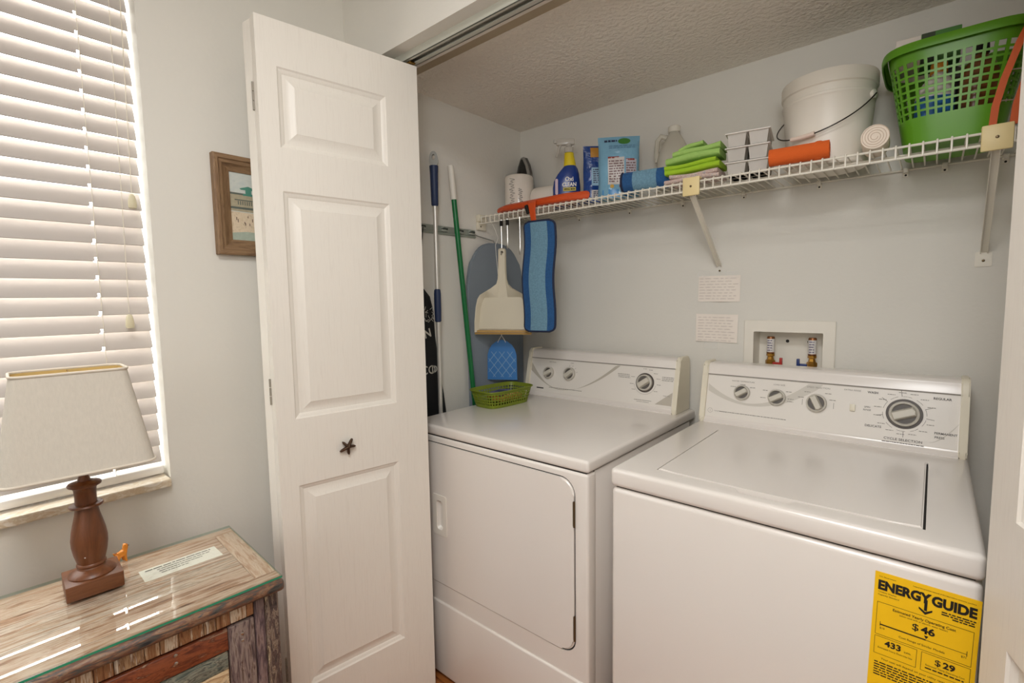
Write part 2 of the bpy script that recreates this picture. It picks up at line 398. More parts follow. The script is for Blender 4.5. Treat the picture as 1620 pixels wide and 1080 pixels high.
bm.transform(Mb); finish('rear_leaf', bm, m_door, dl, world=True, angle=20)
for hz in (1.87, 1.10, .3):
    bm = BM(); c = Vector((.276, -1.1395, hz)) - n1*(LT+.001)
    for q in range(3): tube(bm, [c+Vector((0, 0, -.035+q*.024)), c+Vector((0, 0, -.013+q*.024))], .0035, 8)
    finish('hinge', bm, mat('painted_hinge', '8d8578', .5), dl, world=True)
# starfish knob
kc = M1 @ Vector((.186, 0, .904)); Mk = plane_M(kc, M1.to_3x3() @ Vector((1, 0, 0)), (0, 0, 1))
bm = BM(); arms = [(15, .0), (60, .0), (132, 0), (205, 0), (275, 0)]
angs = [-4, 57, 132, 205, 274]
R1 = [.0235, .026, .023, .026, .024]
ring = []
for i, a in enumerate(angs):
    a = radians(a); nx = radians(angs[(i+1) % 5]+(360 if i == 4 else 0)); mid = (a+nx)/2; L = R1[i]
    for (rr, da) in ((.011, -.33), (.018, -.19), (L-.002, -.09), (L, 0), (L-.002, .09), (.018, .19), (.011, .33)):
        ring.append((rr*cos(a+da), rr*sin(a+da), rr))
    ring.append((.0065*cos(mid), .0065*sin(mid), .0065))
top = [bm.verts.new(Mk @ Vector((x, y, .016-.12*r))) for x, y, r in ring]; bot = [bm.verts.new(Mk @ Vector((x, y, .0095-.12*r))) for x, y, r in ring]
ct = bm.verts.new(Mk @ Vector((0, 0, .022))); cb = bm.verts.new(Mk @ Vector((0, 0, .008)))
for i in range(len(ring)):
    j = (i+1) % len(ring); bm.faces.new((top[i], top[j], ct)); bm.faces.new((bot[j], bot[i], cb)); bm.faces.new((top[i], bot[i], bot[j], top[j]))
tube(bm, [Mk @ Vector((0, 0, 0)), Mk @ Vector((0, 0, .012))], .005, 10)
k = finish('starfish_knob', bm, mat('bronze', '4f3b2c', .38, .7, bump=.6, bscale=400, var=.3, vscale=300), dl, world=True); k['label'] = 'bronze starfish shaped knob'
# right-hand bifold door, folded open at the edge of the frame
dr = thing('bifold_door', 'white bifold closet door at the right edge of the photo, cropped by the frame', 'door', (1.672, -.692, .015))
th = radians(17); dd = Vector((sin(th), -cos(th), 0))
nr = Vector((dd.y, -dd.x, 0))
bm = paneled_leaf(.46, LH, LT, [(.07, .228, .39, .820), (.07, 1.007, .39, 1.617), (.07, 1.727, .39, 1.931)])
bm.transform(Matrix(((dd.x, -nr.x, 0, 1.672), (dd.y, -nr.y, 0, -.692), (0, 0, 1, .015), (0, 0, 0, 1))))
finish('front_leaf', bm, m_door, dr, world=True, angle=20)
e = Vector((1.672, -.692, 0))+dd*.46-nr*(LT+.003); d3 = Vector((-.02, 1, 0)).normalized(); n3 = Vector((-d3.y, d3.x, 0))
bm = paneled_leaf(.45, LH, LT, [(.07, .228, .38, .820), (.07, 1.007, .38, 1.617), (.07, 1.727, .38, 1.931)])
bm.transform(Matrix(((d3.x, -nr.x, 0, e.x), (d3.y, -nr.y, 0, e.y), (0, 0, 1, .015), (0, 0, 0, 1)))); finish('rear_leaf', bm, m_door, dr, world=True, angle=20)

# ------------------------------------------------------------------ appliances
def console(root, x0, x1, yb, zb, zt, wide):
    """sloping control console: top band, face panel, base flare, two cream end caps; returns the face plane matrix"""
    a = Vector((0, yb-.004, zb+.018)); b = Vector((0, yb+.028, zt-.040))          # bottom and top of the face (y, z)
    back = yb+.115
    prof = [(yb-.016, zb), (yb-.016, zb+.004), (yb-.008, zb+.012), (a.y, a.z), (b.y, b.z), (b.y-.003, b.z+.003), (b.y+.001, b.z+.014),
            (b.y+.004, b.z+.030)] + arc(b.y+.020, zt-.016, .016, 170, 90, 6) + [(back-.01, zt), (back, zt-.012), (back, zb)]
    bm = BM(); prism(bm, prof, x0+.017, x1-.017); finish('console', bm, m_appl, root, world=True, angle=28)
    cp = [(yb-.012, zb+.0), (yb-.014, zb+.006), (yb-.012, zb+.018), (b.y-.009, b.z), (b.y-.006, b.z+.022)] + arc(b.y+.017, zt-.013, .0175, 165, 90, 6) + \
         [(back-.012, zt+.0045), (back+.002, zt-.01), (back+.002, zb)]
    for xa, xb in ((x0, x0+.0175), (x1-.0175, x1)):
        bm = BM(); prism(bm, cp, xa, xb)
        es = [e for e in bm.edges if abs(e.verts[0].co.x-e.verts[1].co.x) < 1e-5]
        bmesh.ops.bevel(bm, geom=es, offset=.003, segments=2, affect='EDGES')
        finish('end_cap', bm, m_cream, root, world=True, angle=40)
    M = plane_M((x0, a.y, a.z), (1, 0, 0), (0, b.y-a.y, b.z-a.z)); H = (b-a).length
    bm = BM(); poly = rrect(x1-x0-.038, H-.003, .003, 3, (x1-x0)/2, H/2)
    lo = [bm.verts.new(M @ Vector((x, y, -.001))) for x, y in poly]; hi = [bm.verts.new(M @ Vector((x, y, .0012))) for x, y in poly]
    bm.faces.new(hi); bm.faces.new(lo[::-1])
    for i in range(len(poly)): bm.faces.new((lo[i], lo[(i+1) % len(poly)], hi[(i+1) % len(poly)], hi[i]))
    pn = finish('control_panel', bm, m_applp, root, world=True)
    bm = BM(); box2(bm, (x0+.018, b.y-.0035, b.z+.001), (x1-.018, b.y+.002, b.z+.004)); finish('console_shade_line', bm, m_ink, root, smooth=False, world=True)  # grey strip paints the shade under the overhanging top band
    return M @ Matrix.Translation((0, 0, .0013)), H, pn
def knob(root, M, x, y, r, ang, big=False):
    T = M @ Matrix.Translation((x, y, 0))
    if big:
        bm = BM(); lathe(bm, [(r*1.22, 0), (r*1.22, .002), (r*1.19, .003), (r*1.0, .003)], 48, T); finish('dial_skirt', bm, mat('dial_skirt', '4a423d', .4), root, world=True)
    bm = BM(); lathe(bm, [(r*1.04, 0), (r*1.04, .006), (r, .012), (r*.86, .0135), (r*.82, .012), (r*.80, .006)], 40, T)
    k = finish('control_knob', bm, m_greyp, root, world=True)
    bm = BM(); lathe(bm, [(r*.81, .004), (r*.81, .0075)], 36, T); finish('knob_face', bm, m_dgrey, k, world=True)
    bm = BM(); G = T @ Matrix.Rotation(radians(ang), 4, 'Z')
    w0, w1, L = r*.42, r*.30, r*.90
    v = []
    for z, w, l in ((.006, w0, L), (.019, w1, L*.88), (.021, w1*.8, L*.84)):
        v.append([bm.verts.new(G @ Vector(p)) for p in ((-l, -w, z), (l*.86, -w, z), (l, 0, z), (l*.86, w, z), (-l, w, z))])
    for A, B in zip(v, v[1:]):
        for i in range(5): bm.faces.new((A[i], A[(i+1) % 5], B[(i+1) % 5], B[i]))
    bm.faces.new(v[-1]); bm.faces.new(v[0][::-1])
    finish('grip', bm, mat('knob_grip', 'c9c4b8', .35), k, world=True, angle=20)
def dashes(bm, M, x, y, w, h, gap=.35, rng=None):
    """a line of print too small to read: short flat bars"""
    rng = rng or random; p = x
    while p < x+w:
        d = min(h*rng.uniform(1.2, 4.5), x+w-p)
        if d > h*.3: flatpoly(bm, rect(p, y, p+d, y+h), M)
        p += d+h*gap*rng.uniform(1.2, 2.4)

# ---- washer
wx0, wx1, wyf, wzt, wzs = .992, 1.678, -.633, .914, .8675
wa = thing('washing_machine', 'white top-loading washing machine with yellow energy label on its front', 'washing machine', ((wx0+wx1)/2, -.30, 0))
bm = BM(); box2(bm, (wx0+.002, wyf+.004, .03), (wx1-.002, .06, wzs-.004), .012, 4); finish('cabinet', bm, m_appl, wa, world=True)
bm = BM(); box2(bm, (wx0+.012, wyf+.014, wzs-.010), (wx1-.012, .05, wzs+.004)); finish('seam', bm, m_gap, wa, smooth=False, world=True)
bm = BM(); box2(bm, (wx0, wyf, wzs), (wx1, .075, wzt), .011, 4); top = finish('top_deck', bm, m_appl, wa, world=True)
lx0, lx1, ly0, ly1 = 1.091, 1.597, -.572, -.112
c = BM(); prism(c, [(lx0-.003, ly1), (lx0-.001, ly0-.003)] + [(lx0+(lx1-lx0)*i/10, ly0-.004-.018*sin(pi*i/10)*.35) for i in range(1, 10)] + [(lx1+.003, ly0-.003), (lx1+.004, ly1)], wzt-.012, wzt+.02, 'z'); cut(top, c)
c = BM(); prism(c, [(1.262, -.560), (1.290, -.603), (1.382, -.603), (1.410, -.560)], wzt-.015, wzt+.02, 'z'); cut(top, c)
bm = BM()
prism(bm, [(lx0, ly1+.0), (lx0+.001, ly0+.002)] + [(lx0+(lx1-lx0)*i/10, ly0-.018*sin(pi*i/10)*.35) for i in range(1, 10)] + [(lx1-.001, ly0+.002), (lx1, ly1)], wzt-.010, wzt+.0025, 'z')
es = [e for e in bm.edges if all(v.co.z > wzt for v in e.verts)]
bmesh.ops.bevel(bm, geom=es, offset=.003, segments=3, affect='EDGES'); finish('lid', bm, m_appl, wa, world=True)
bm = BM(); box2(bm, (lx1-.001, ly0+.004, wzt-.0115), (lx1+.003, ly1+.001, wzt-.004)); finish('lid_gap', bm, m_gap, wa, smooth=False, world=True); bm = BM(); box2(bm, (lx0-.002, ly0+.004, wzt-.0115), (lx0, ly1, wzt-.006)); finish('lid_gap', bm, m_gap, wa, smooth=False, world=True)
for sx in (wx0+.06, wx1-.06):
    for sy in (wyf+.07, .0):
        bm = BM(); lathe(bm, [(.02, 0), (.022, .01), (.014, .012), (.014, .032)], 16, Matrix.Translation((sx, sy, 0))); finish('leveling_foot', bm, mat('black_rubber', '1c1a18', .8), wa, world=True)
Mw, Hw, pnl = console(wa, wx0+.004, wx1-.003, -.015, wzt-.001, 1.111, 1)
XO = wx0+.004
def fit_px(x): return x-XO
ky = Hw*.56
knob(wa, Mw, fit_px(1.127), ky+.012, .0235, 33); knob(wa, Mw, fit_px(1.230), ky+.008, .0245, 30); knob(wa, Mw, fit_px(1.338), ky+.004, .026, -63)
knob(wa, Mw, fit_px(1.545), ky, .033, 22, True)
bm = BM(); R = random.Random(3)
X = fit_px
text(bm, 'WATER TEMPERATURE', .0062, Mw, X(1.127), Hw-.017, 'CENTER', sx=1.1); text(bm, 'LOAD SIZE', .0062, Mw, X(1.234), Hw-.017, 'CENTER', sx=1.1)
text(bm, 'SPEED SELECTION', .0068, Mw, X(1.340), Hw-.015, 'CENTER', sx=1.1); text(bm, 'EXTRA RINSE', .0062, Mw, X(1.425), Hw-.013, 'CENTER', sx=1.1)
for (a, b, d) in ((1.097, .028, 0), (1.127, .037, 0), (1.157, .030, 0), (1.196, .026, 0), (1.190, .002, 0), (1.262, .028, 0), (1.268, .006, 0), (1.268, -.002, 0), (1.312, .034, 0), (1.366, .034, 0), (1.296, .016, 0), (1.378, .016, 0)):
    dashes(bm, Mw, X(a)-.008, ky+b, .016, .002, rng=R)
for (xx, yy, w) in ((1.300, .006, .001), (1.381, .004, .001)): flatpoly(bm, rect(X(xx), ky+yy-.012, X(xx)+.0012, ky+yy+.006), Mw)
for a in range(0, 360, 12):   # ring and tick marks round the big timer dial
    ca, sa = cos(radians(a)), sin(radians(a)); cx, cy = X(1.545), ky
    if a % 36 < 24: ribbon(bm, arc(cx, cy, .0475, a, a+11, 4), .0010, Mw)
    if a % 24 == 0 and a != 0: dashes(bm, Mw, cx+ca*.061-.008, cy+sa*.057, .017, .0018, rng=R)
for a in (98, 142, 190, 270, 352, 22): ribbon(bm, [(X(1.545)+.047*cos(radians(a)), ky+.047*sin(radians(a))), (X(1.545)+.064*cos(radians(a)), ky+.064*sin(radians(a)))], .0014, Mw)
dashes(bm, Mw, X(1.060), .021, .20, .0022, rng=R)
finish('fine_print', bm, m_ink, wa, smooth=False, world=True, recalc=False)
bm = BM()
text(bm, 'WASH', .0085, Mw, X(1.473), ky+.048, 'CENTER', .0002); text(bm, 'REGULAR', .0085, Mw, X(1.622), ky+.047, 'CENTER', .0002)
text(bm, 'DELICATE', .0085, Mw, X(1.478), ky-.046, 'CENTER', .0001); text(bm, 'PERMANENT', .0080, Mw, X(1.632), ky-.044, 'CENTER', .0001); text(bm, 'PRESS', .0080, Mw, X(1.620), ky-.055, 'CENTER', .0001)
text(bm, 'CYCLE SELECTION', .0090, Mw, X(1.545), ky-.074, 'CENTER', .0001, sx=1.1); dashes(bm, Mw, X(1.500), ky-.081, .09, .0018, rng=R)
text(bm, 'SPIN', .0070, Mw, X(1.462), ky+.006, 'CENTER'); text(bm, 'RINSE', .0070, Mw, X(1.462), ky-.002, 'CENTER')
finish('lettering', bm, m_ink2, wa, smooth=False, world=True, recalc=False)
bm = BM(); n_ = 26
def swoosh(x0, x1, H):   # pale grey curved band across the panel
    lo, hi = [], []
    for i in range(n_+1):
        t = i/n_; x = x0+(x1-x0)*t
        yb_ = H*(.62-1.30*t+1.62*t*t) if t < .97 else H*.97
        w = H*(.05+.17*abs(2*t-.75)**1.5)
        lo.append((x, max(.012, min(H-.004, yb_)))); hi.append((x, max(.014, min(H-.003, yb_+w))))
    for a, b, c_, d in zip(lo, lo[1:], hi[1:], hi): yield (a, b, c_, d)
for q in swoosh(.022, .355, Hw): flatpoly(bm, q, Mw, .0002)
ribbon(bm, [(X(1.600)+.06*t, .012+.062*t**1.6) for t in [i/10 for i in range(11)]], [.0006+.0022*sin(pi*i/10) for i in range(11)], Mw)
finish('swoosh_print', bm, mat('swoosh_grey', 'cbc6bd', .35), wa, smooth=False, world=True, recalc=False)
bm = BM(); R2 = Mw @ Matrix.Translation((X(1.030), .022, 0))
ribbon(bm, arc(0, 0, .0075, 0, 360, 24), .0008, R2); text(bm, 'X', .006, R2, 0, -.0022, 'CENTER')
ribbon(bm, [(.013+.0022*i, .0015*sin(i*2.1)) for i in range(20)], .0011, R2)
finish('maker_emblem', bm, m_ink, wa, smooth=False, world=True, recalc=False)
bm = BM(); box(bm, Mw @ Vector((X(1.428), ky+.002, .003)), (.013, .006, .020), .0015, 2, rot=Mw.to_3x3() @ Matrix.Rotation(radians(90), 3, 'X').inverted())
finish('rocker_switch', bm, m_cream, wa, world=True)
# energy label (a flat printed sticker)
LM = plane_M((1.5290, wyf+.0034, .589), (1, 0, 0), (0, 0, 1)) @ Matrix.Rotation(radians(-1.2), 4, 'Z')
lw, lh = .141, .250
bm = BM(); box(bm, LM @ Vector((lw/2, lh/2, .0003)), (lw, .0006, lh), rot=LM.to_3x3() @ Matrix.Rotation(radians(-90), 3, 'X')); lab = finish('energy_label', bm, mat('label_yellow', 'f2c010', .5), wa, smooth=False, world=True)
lab['label'] = 'yellow energy guide sticker printed in black'
LM = LM @ Matrix.Translation((0, 0, .0007))
bm = BM()
text(bm, 'ENERGY', .0235, LM, .005, lh-.0315, 'LEFT', .0012, .82); text(bm, 'GUIDE', .0235, LM, lw-.005, lh-.0315, 'RIGHT', .0012, .82)
xa = .0722
flatpoly(bm, rect(xa-.002, lh-.046, xa+.002, lh-.026), LM); flatpoly(bm, [(xa-.009, lh-.045), (xa, lh-.053), (xa+.009, lh-.045), (xa+.009, lh-.0415), (xa, lh-.048), (xa-.009, lh-.0415)], LM)
text(bm, 'U.S. Government', .0034, LM, .006, lh-.009); text(bm, 'Federal law prohibits removal of this label before consumer purchase.', .0032, LM, lw-.006, lh-.009, 'RIGHT', 0, .9)
text(bm, 'Clothes Washer', .0040, LM, .006, lh-.038); text(bm, 'Capacity: Standard', .0040, LM, .006, lh-.0432)
dashes(bm, LM, lw-.048, lh-.0395, .043, .0022, rng=R); dashes(bm, LM, lw-.048, lh-.0435, .043, .0022, rng=R); dashes(bm, LM, lw-.034, lh-.0475, .028, .0022, rng=R)
def outline(x0, y0, x1, y1, w=.0006):
    for a in (rect(x0, y0, x1, y0+w), rect(x0, y1-w, x1, y1), rect(x0, y0, x0+w, y1), rect(x1-w, y0, x1, y1)): flatpoly(bm, a, LM)
outline(.006, lh-.118, lw-.006, lh-.056); outline(.006, lh-.155, .066, lh-.121); outline(.072, lh-.155, lw-.006, lh-.121)
text(bm, 'Estimated Yearly Operating Cost', .0066, LM, lw/2, lh-.0655, 'CENTER', .00008, .95); text(bm, '(when used with an electric water heater)', .0040, LM, lw/2, lh-.0705, 'CENTER', 0, .95)
text(bm, '$', .0175, LM, lw/2-.0095, lh-.087, 'CENTER', .0001, 1.1); text(bm, '46', .0175, LM, lw/2+.0075, lh-.087, 'CENTER', .0006, 1.05)
flatpoly(bm, [(xa+.001, lh-.0905), (xa+.007, lh-.0905), (xa+.004, lh-.096)], LM)
flatpoly(bm, rect(.012, lh-.0990, .076, lh-.0968), LM); flatpoly(bm, rect(.076, lh-.0985, lw-.012, lh-.0978), LM)
flatpoly(bm, rect(.012, lh-.101, .0128, lh-.0925), LM); flatpoly(bm, rect(lw-.0128, lh-.102, lw-.012, lh-.0925), LM)
text(bm, '$10', .0048, LM, .012, lh-.106); text(bm, '$71', .0048, LM, lw-.012, lh-.106, 'RIGHT'); text(bm, 'Cost Range of Similar Models', .0052, LM, lw/2, lh-.111, 'CENTER')
text(bm, '433', .0150, LM, .033, lh-.136, 'CENTER', .0005, 1.05); text(bm, 'kWh', .0048, LM, .0485, lh-.136); text(bm, 'Estimated Yearly Electricity Use', .0042, LM, .036, lh-.1435, 'CENTER', 0, .9)
text(bm, '$', .0150, LM, .0940, lh-.137, 'CENTER', .0001, 1.1); text(bm, '29', .0150, LM, .1085, lh-.137, 'CENTER', .0005, 1.05); text(bm, 'Estimated Yearly Operating Cost', .0042, LM, .1035, lh-.1435, 'CENTER', 0, .9); dashes(bm, LM, .078, lh-.149, .050, .0022, rng=R)
text(bm, 'Your cost will depend on your utility rates and use.', .0052, LM, lw/2, lh-.164, 'CENTER', 0, .98)
for i in range(6): dashes(bm, LM, .008, lh-.172-.0048*i, .12-.02*(i % 2), .0022, rng=R)
finish('label_print', bm, m_black, lab, smooth=False, world=True, recalc=False)

# ---- dryer
dx0, dx1, dyf, dzt, dzs = .189, .927, -.629, .914, .8795
dy = thing('clothes_dryer', 'white front-loading dryer beside the folded door, green basket on top', 'dryer', ((dx0+dx1)/2, -.28, 0))
bm = BM(); box2(bm, (dx0+.006, dyf+.045, .012), (dx1-.006, .09, dzs-.003), .004, 2); finish('cabinet', bm, m_appl, dy, world=True)
bm = BM(); box2(bm, (dx0+.002, dyf, .018), (dx1-.002, dyf+.043, dzs-.003), .008, 4); fr = finish('front_panel', bm, m_appl, dy, world=True)
ddx0, ddx1, ddz0, ddz1 = .232, .882, .357, .8535
c = BM(); prism(c, rrect(ddx1-ddx0+.008, ddz1-ddz0+.008, .048, 8, (ddx0+ddx1)/2, (ddz0+ddz1)/2), dyf-.02, dyf+.016, 'y'); cut(fr, c)
bm = BM(); prism(bm, rrect(ddx1-ddx0+.006, ddz1-ddz0+.006, .047, 8, (ddx0+ddx1)/2, (ddz0+ddz1)/2), dyf+.003, dyf+.0155, 'y'); gk = finish('door_gap_shade', bm, m_gap, dy, smooth=False, world=True)  # dark filler in the door gap stands in for its shade
c = BM(); prism(c, rrect(ddx1-ddx0-.03, ddz1-ddz0-.03, .035, 8, (ddx0+ddx1)/2, (ddz0+ddz1)/2), dyf-.03, dyf+.03, 'y'); cut(gk, c)
bm = BM(); prism(bm, rrect(ddx1-ddx0, ddz1-ddz0, .044, 8, (ddx0+ddx1)/2, (ddz0+ddz1)/2), dyf-.003, dyf+.009, 'y')
es = [e for e in bm.edges if all(v.co.y < dyf for v in e.verts)]
bmesh.ops.bevel(bm, geom=es, offset=.005, segments=3, affect='EDGES'); dd_ = finish('dryer_door', bm, m_appl, dy, world=True)
# recessed door pull
hx0, hx1, hz0, hz1 = .300, .369, .533, .675
c = BM(); box2(c, (hx0+.010, dyf-.03, hz0+.012), (hx1-.010, dyf+.0075, hz1-.012)); cut(dd_, c)
bm = BM(); prism(bm, rrect(hx1-hx0, hz1-hz0, .006, 4, (hx0+hx1)/2, (hz0+hz1)/2), dyf-.0055, dyf-.0032, 'y')
h = finish('door_pull', bm, m_trimw, dd_, world=True)
c = BM(); prism(c, rrect(.031, .104, .012, 5, (hx0+hx1)/2+.001, (hz0+hz1)/2), dyf-.03, dyf+.03, 'y'); cut(h, c)
bm = BM()
A = [bm.verts.new((x, dyf-.0035, z)) for x, z in rrect(.031, .104, .012, 5, (hx0+hx1)/2+.001, (hz0+hz1)/2)]
B = [bm.verts.new((x, dyf+.0070, z)) for x, z in rrect(.024, .094, .010, 5, (hx0+hx1)/2+.003, (hz0+hz1)/2)]
for i in range(len(A)): bm.faces.new((A[i], A[(i+1) % len(A)], B[(i+1) % len(A)], B[i]))
bm.faces.new(B); finish('pull_cup', bm, m_applp, dd_, world=True)
for hz in (.760, .435):
    bm = BM(); tube(bm, [(ddx1+.0015, dyf-.0025, hz-.036), (ddx1+.0015, dyf-.0025, hz+.036)], .0032, 8); box2(bm, (ddx1-.003, dyf-.0036, hz-.034), (ddx1+.0005, dyf+.004, hz+.034), .0008, 1)
    finish('door_hinge', bm, m_hinge, dy, world=True)
bm = BM(); box2(bm, (dx0+.004, dyf-.006, .016), (dx1-.012, dyf+.004, .288), .006, 4); finish('toe_panel', bm, m_appl, dy, world=True)
bm = BM(); box2(bm, (dx0+.01, dyf+.006, dzs-.006), (dx1-.01, .08, dzs+.003)); finish('seam', bm, m_gap, dy, smooth=False, world=True)
bm = BM(); box2(bm, (dx0, dyf, dzs), (dx1, .13, dzt), .009, 4); finish('top_deck', bm, m_appl, dy, world=True)
for sx in (dx0+.06, dx1-.06):
    for sy in (dyf+.07, .04):
        bm = BM(); lathe(bm, [(.02, 0), (.022, .008), (.014, .010), (.014, .02)], 16, Matrix.Translation((sx, sy, 0))); finish('leveling_foot', bm, mat('black_rubber', '1c1a18', .8), dy, world=True)
Md, Hd, pnl2 = console(dy, .201, .905, .012, dzt-.001, 1.113, 0)
XD = lambda x: x-.201
kd = Hd*.55
knob(dy, Md, XD(.322), kd+.006, .0245, 30); knob(dy, Md, XD(.430), kd+.010, .0265, 38); knob(dy, Md, XD(.772), kd+.006, .0300, 36, True)
bm = BM()
text(bm, 'END SIGNAL', .0062, Md, XD(.335), Hd-.014, 'CENTER'); text(bm, 'TEMP', .0062, Md, XD(.436), Hd-.012, 'CENTER')
for a in (100, 72, 45, 15): ribbon(bm, [(XD(.430)+.030*cos(radians(a)), kd+.010+.030*sin(radians(a))), (XD(.430)+.038*cos(radians(a)), kd+.010+.038*sin(radians(a)))], .001, Md)
for i in range(3): dashes(bm, Md, XD(.655)+.002*i, kd+.030-.006*i, .05, .0024, rng=R); dashes(bm, Md, XD(.838), kd+.032-.006*i, .045, .0024, rng=R)
ribbon(bm, arc(XD(.772), kd+.006, .044, 190, 350, 20), .0008, Md)
for a in (95, 70, 45, 20, 355, 325, 190, 215, 160): dashes(bm, Md, XD(.772)+.055*cos(radians(a))-.007, kd+.006+.052*sin(radians(a)), .015, .0018, rng=R)
text(bm, 'TIME DRY', .0065, Md, XD(.862), kd-.038, 'CENTER'); dashes(bm, Md, XD(.735), kd-.062, .07, .0022, rng=R); dashes(bm, Md, XD(.745), kd-.068, .05, .0018, rng=R)
dashes(bm, Md, XD(.330), .022, .17, .0022, rng=R)
finish('lettering', bm, m_ink, dy, smooth=False, world=True, recalc=False)
bm = BM()
lo = [(.020+.012*i, Hd*(.62-.50*sin(min(1, i/14)*pi/2)) if i < 14 else Hd*(.12+.80*((i-14)/22)**1.9)) for i in range(37)]
hi = [(x+(.010 if i > 14 else -.0), min(Hd-.003, y+Hd*(.22*(1-i/10)**2+.02 if i < 10 else .02+.16*max(0, (i-20)/16)))) for i, (x, y) in enumerate(lo)]
for a, b, c_, d in zip(lo, lo[1:], hi[1:], hi): flatpoly(bm, (a, b, c_, d), Md, .0002)
flatpoly(bm, [(.618, .010), (.682, .010), (.682, .060)], Md, .0002)
finish('swoosh_print', bm, mat('swoosh_tan', 'b9b2a6', .35), dy, smooth=False, world=True, recalc=False)
bm = BM(); flatpoly(bm, rect(.062, .0135, .100, .018), Md); finish('maker_strip', bm, m_black, dy, smooth=False, world=True, recalc=False)

# ------------------------------------------------------------------ accent cabinet under the window, made of reclaimed boards
CAB = thing('accent_cabinet', 'low cabinet of distressed reclaimed wood boards under the window', 'cabinet', (.190, -1.238, 0), radians(-3))
CH, CD, CWD = .744, .361, .520
wash = [['6e4a34', 'a57a5c', 'd2bba9', 'b08b70', 'dccdc0'], ['7d563d', 'b98f73', 'd9c7b9', '96765f', 'cdb6a4'], ['74503a', 'b08a6c', 'd5c3b4', 'a08a78', 'c9ad95']]
def part_box(name, lo, hi, m, parent, bev=.0025, world=False):
    b = BM(); box2(b, lo, hi, bev, 2); return finish(name, b, m, parent, world=world, angle=50)
ny = 4; pw = (CD-.052-.030)/ny
for i in range(ny):
    m = wood('whitewashed_%d' % i, wash[i % 3], (34, 3.2, 30), .5, .5, i+1, .34, .66)
    part_box('top_plank', (.030+i*pw+.0006, -CWD+.045, CH-.022), (.030+(i+1)*pw-.0006, -.045, CH), m, CAB, .0012)
m_bord = wood('border_wood', ['7a523a', 'ad8669', 'cfb8a5', '9a7660'], (46, 5, 40), .5, .5, 9, .28, .72)
m_bord2 = wood('border_wood_cross', ['7a523a', 'ad8669', 'cfb8a5', '9a7660'], (5, 46, 40), .5, .5, 8, .28, .72)
part_box('top_border', (0, -CWD, CH-.022), (.029, 0, CH), m_bord, CAB)
part_box('top_border', (CD-.051, -CWD, CH-.022), (CD-.024, 0, CH), m_bord, CAB)
part_box('top_border', (.030, -.044, CH-.022), (CD-.052, 0, CH), m_bord2, CAB)
part_box('top_border', (.030, -CWD, CH-.022), (CD-.052, -CWD+.044, CH), m_bord2, CAB)
m_edge = wood('dark_painted_edge', ['23262a', '4b4a45', '6b4636', '8a6a50', '39424a'], (60, 9, 50), .45, .6, 3, .36, .64)
part_box('top_edge', (CD-.023, -CWD, CH-.026), (CD, .0, CH-.001), m_edge, CAB, .008)
m_post = wood('dark_paint_post', ['2b2222', '5c4a44', '3a2320', '8a7868', '4a2c22', 'c2ae8e'], (50, 50, 9), .5, .6, 4, .36, .64)
m_post2 = wood('purple_paint_post', ['3c2c2e', '5e4a4c', '87706a', '472a24'], (60, 60, 7), .5, .6, 5, .36, .64)
FX = CD-.028                                             # front plane of the carcass
part_box('corner_post', (FX-.035, -.034, .02), (FX, -.006, CH-.027), m_post, CAB, .004)
part_box('corner_post', (FX-.035, -.056, .02), (FX-.001, -.035, CH-.027), m_post2, CAB, .003)
part_box('corner_post', (FX-.035, -CWD+.006, .02), (FX, -CWD+.045, CH-.027), m_post, CAB, .004)
part_box('corner_post', (.004, -.045, .02), (.04, -.006, CH-.023), m_post2, CAB, .003); part_box('corner_post', (.004, -CWD+.006, .02), (.04, -CWD+.045, CH-.023), m_post2, CAB, .003)
for y0, y1 in ((-.030, -.012), (-CWD+.012, -CWD+.030)): part_box('side_panel', (.04, y0, .05), (FX-.035, y1, CH-.023), m_bord2, CAB)
part_box('back_panel', (.006, -CWD+.045, .05), (.016, -.045, CH-.023), m_bord, CAB); part_box('base_panel', (.016, -CWD+.045, .05), (FX-.035, -.045, .065), m_bord, CAB)
R = random.Random(11); y = -.057; i = 0
bw = [.014, .031, .026, .022, .042, .030, .024, .045, .028, .040, .036, .03]
tones = [['7a4e31', 'a87852', '8d6342', 'd9c7ae'], ['8f6848', 'b58d68', 'e0d2bd', '9b7450'], ['6c442b', '8f6142', 'a87d58', 'cbb295'], ['95704e', 'c4a37e', '7a5236', 'e2d6c4']]
while y > -CWD+.06 and i < len(bw):
    w = bw[i]; m = wood('apron_block_%d' % (i % 4), tones[i % 4], (60, 60, 5), .55, .5, i % 4+20, .38, .62)
    part_box('apron_block', (FX-.022, max(y-w, -CWD+.046), CH-.066), (FX-.0015+R.uniform(-.001, .001), y-.0008, CH-.0275), m, CAB, .0012); y -= w; i += 1
m_red = wood('red_brown_paint', ['4a2114', '6e3520', '8a4a2c', '5a2a1a', 'a8886c'], (40, 8, 40), .42, .5, 6, .34, .70)
m_grn = wood('grey_green_paint', ['3c4440', '5f675e', '8a8a7a', '4a4a44', 'a09a86'], (40, 8, 40), .5, .5, 7, .36, .64)
m_tan = wood('tan_plank', ['8c6a48', 'c3a27a', 'd8bf9a', '5e4630'], (40, 8, 40), .5, .5, 8, .36, .64)
m_stile = wood('violet_paint_stile', ['40302e', '6a5552', '8c7a70', '523830'], (60, 60, 8), .5, .6, 10, .36, .64)
cd = finish('cabinet_door', (lambda b: (box2(b, (FX-.020, -CWD+.047, .07), (FX-.012, -.059, CH-.070), .001, 1), b)[1])(BM()), m_red, CAB)
part_box('stile', (FX-.012, -.108, .07), (FX+.002, -.0585, CH-.071), m_stile, cd)
part_box('stile', (FX-.012, -CWD+.047, .07), (FX+.002, -CWD+.095, CH-.071), m_stile, cd)
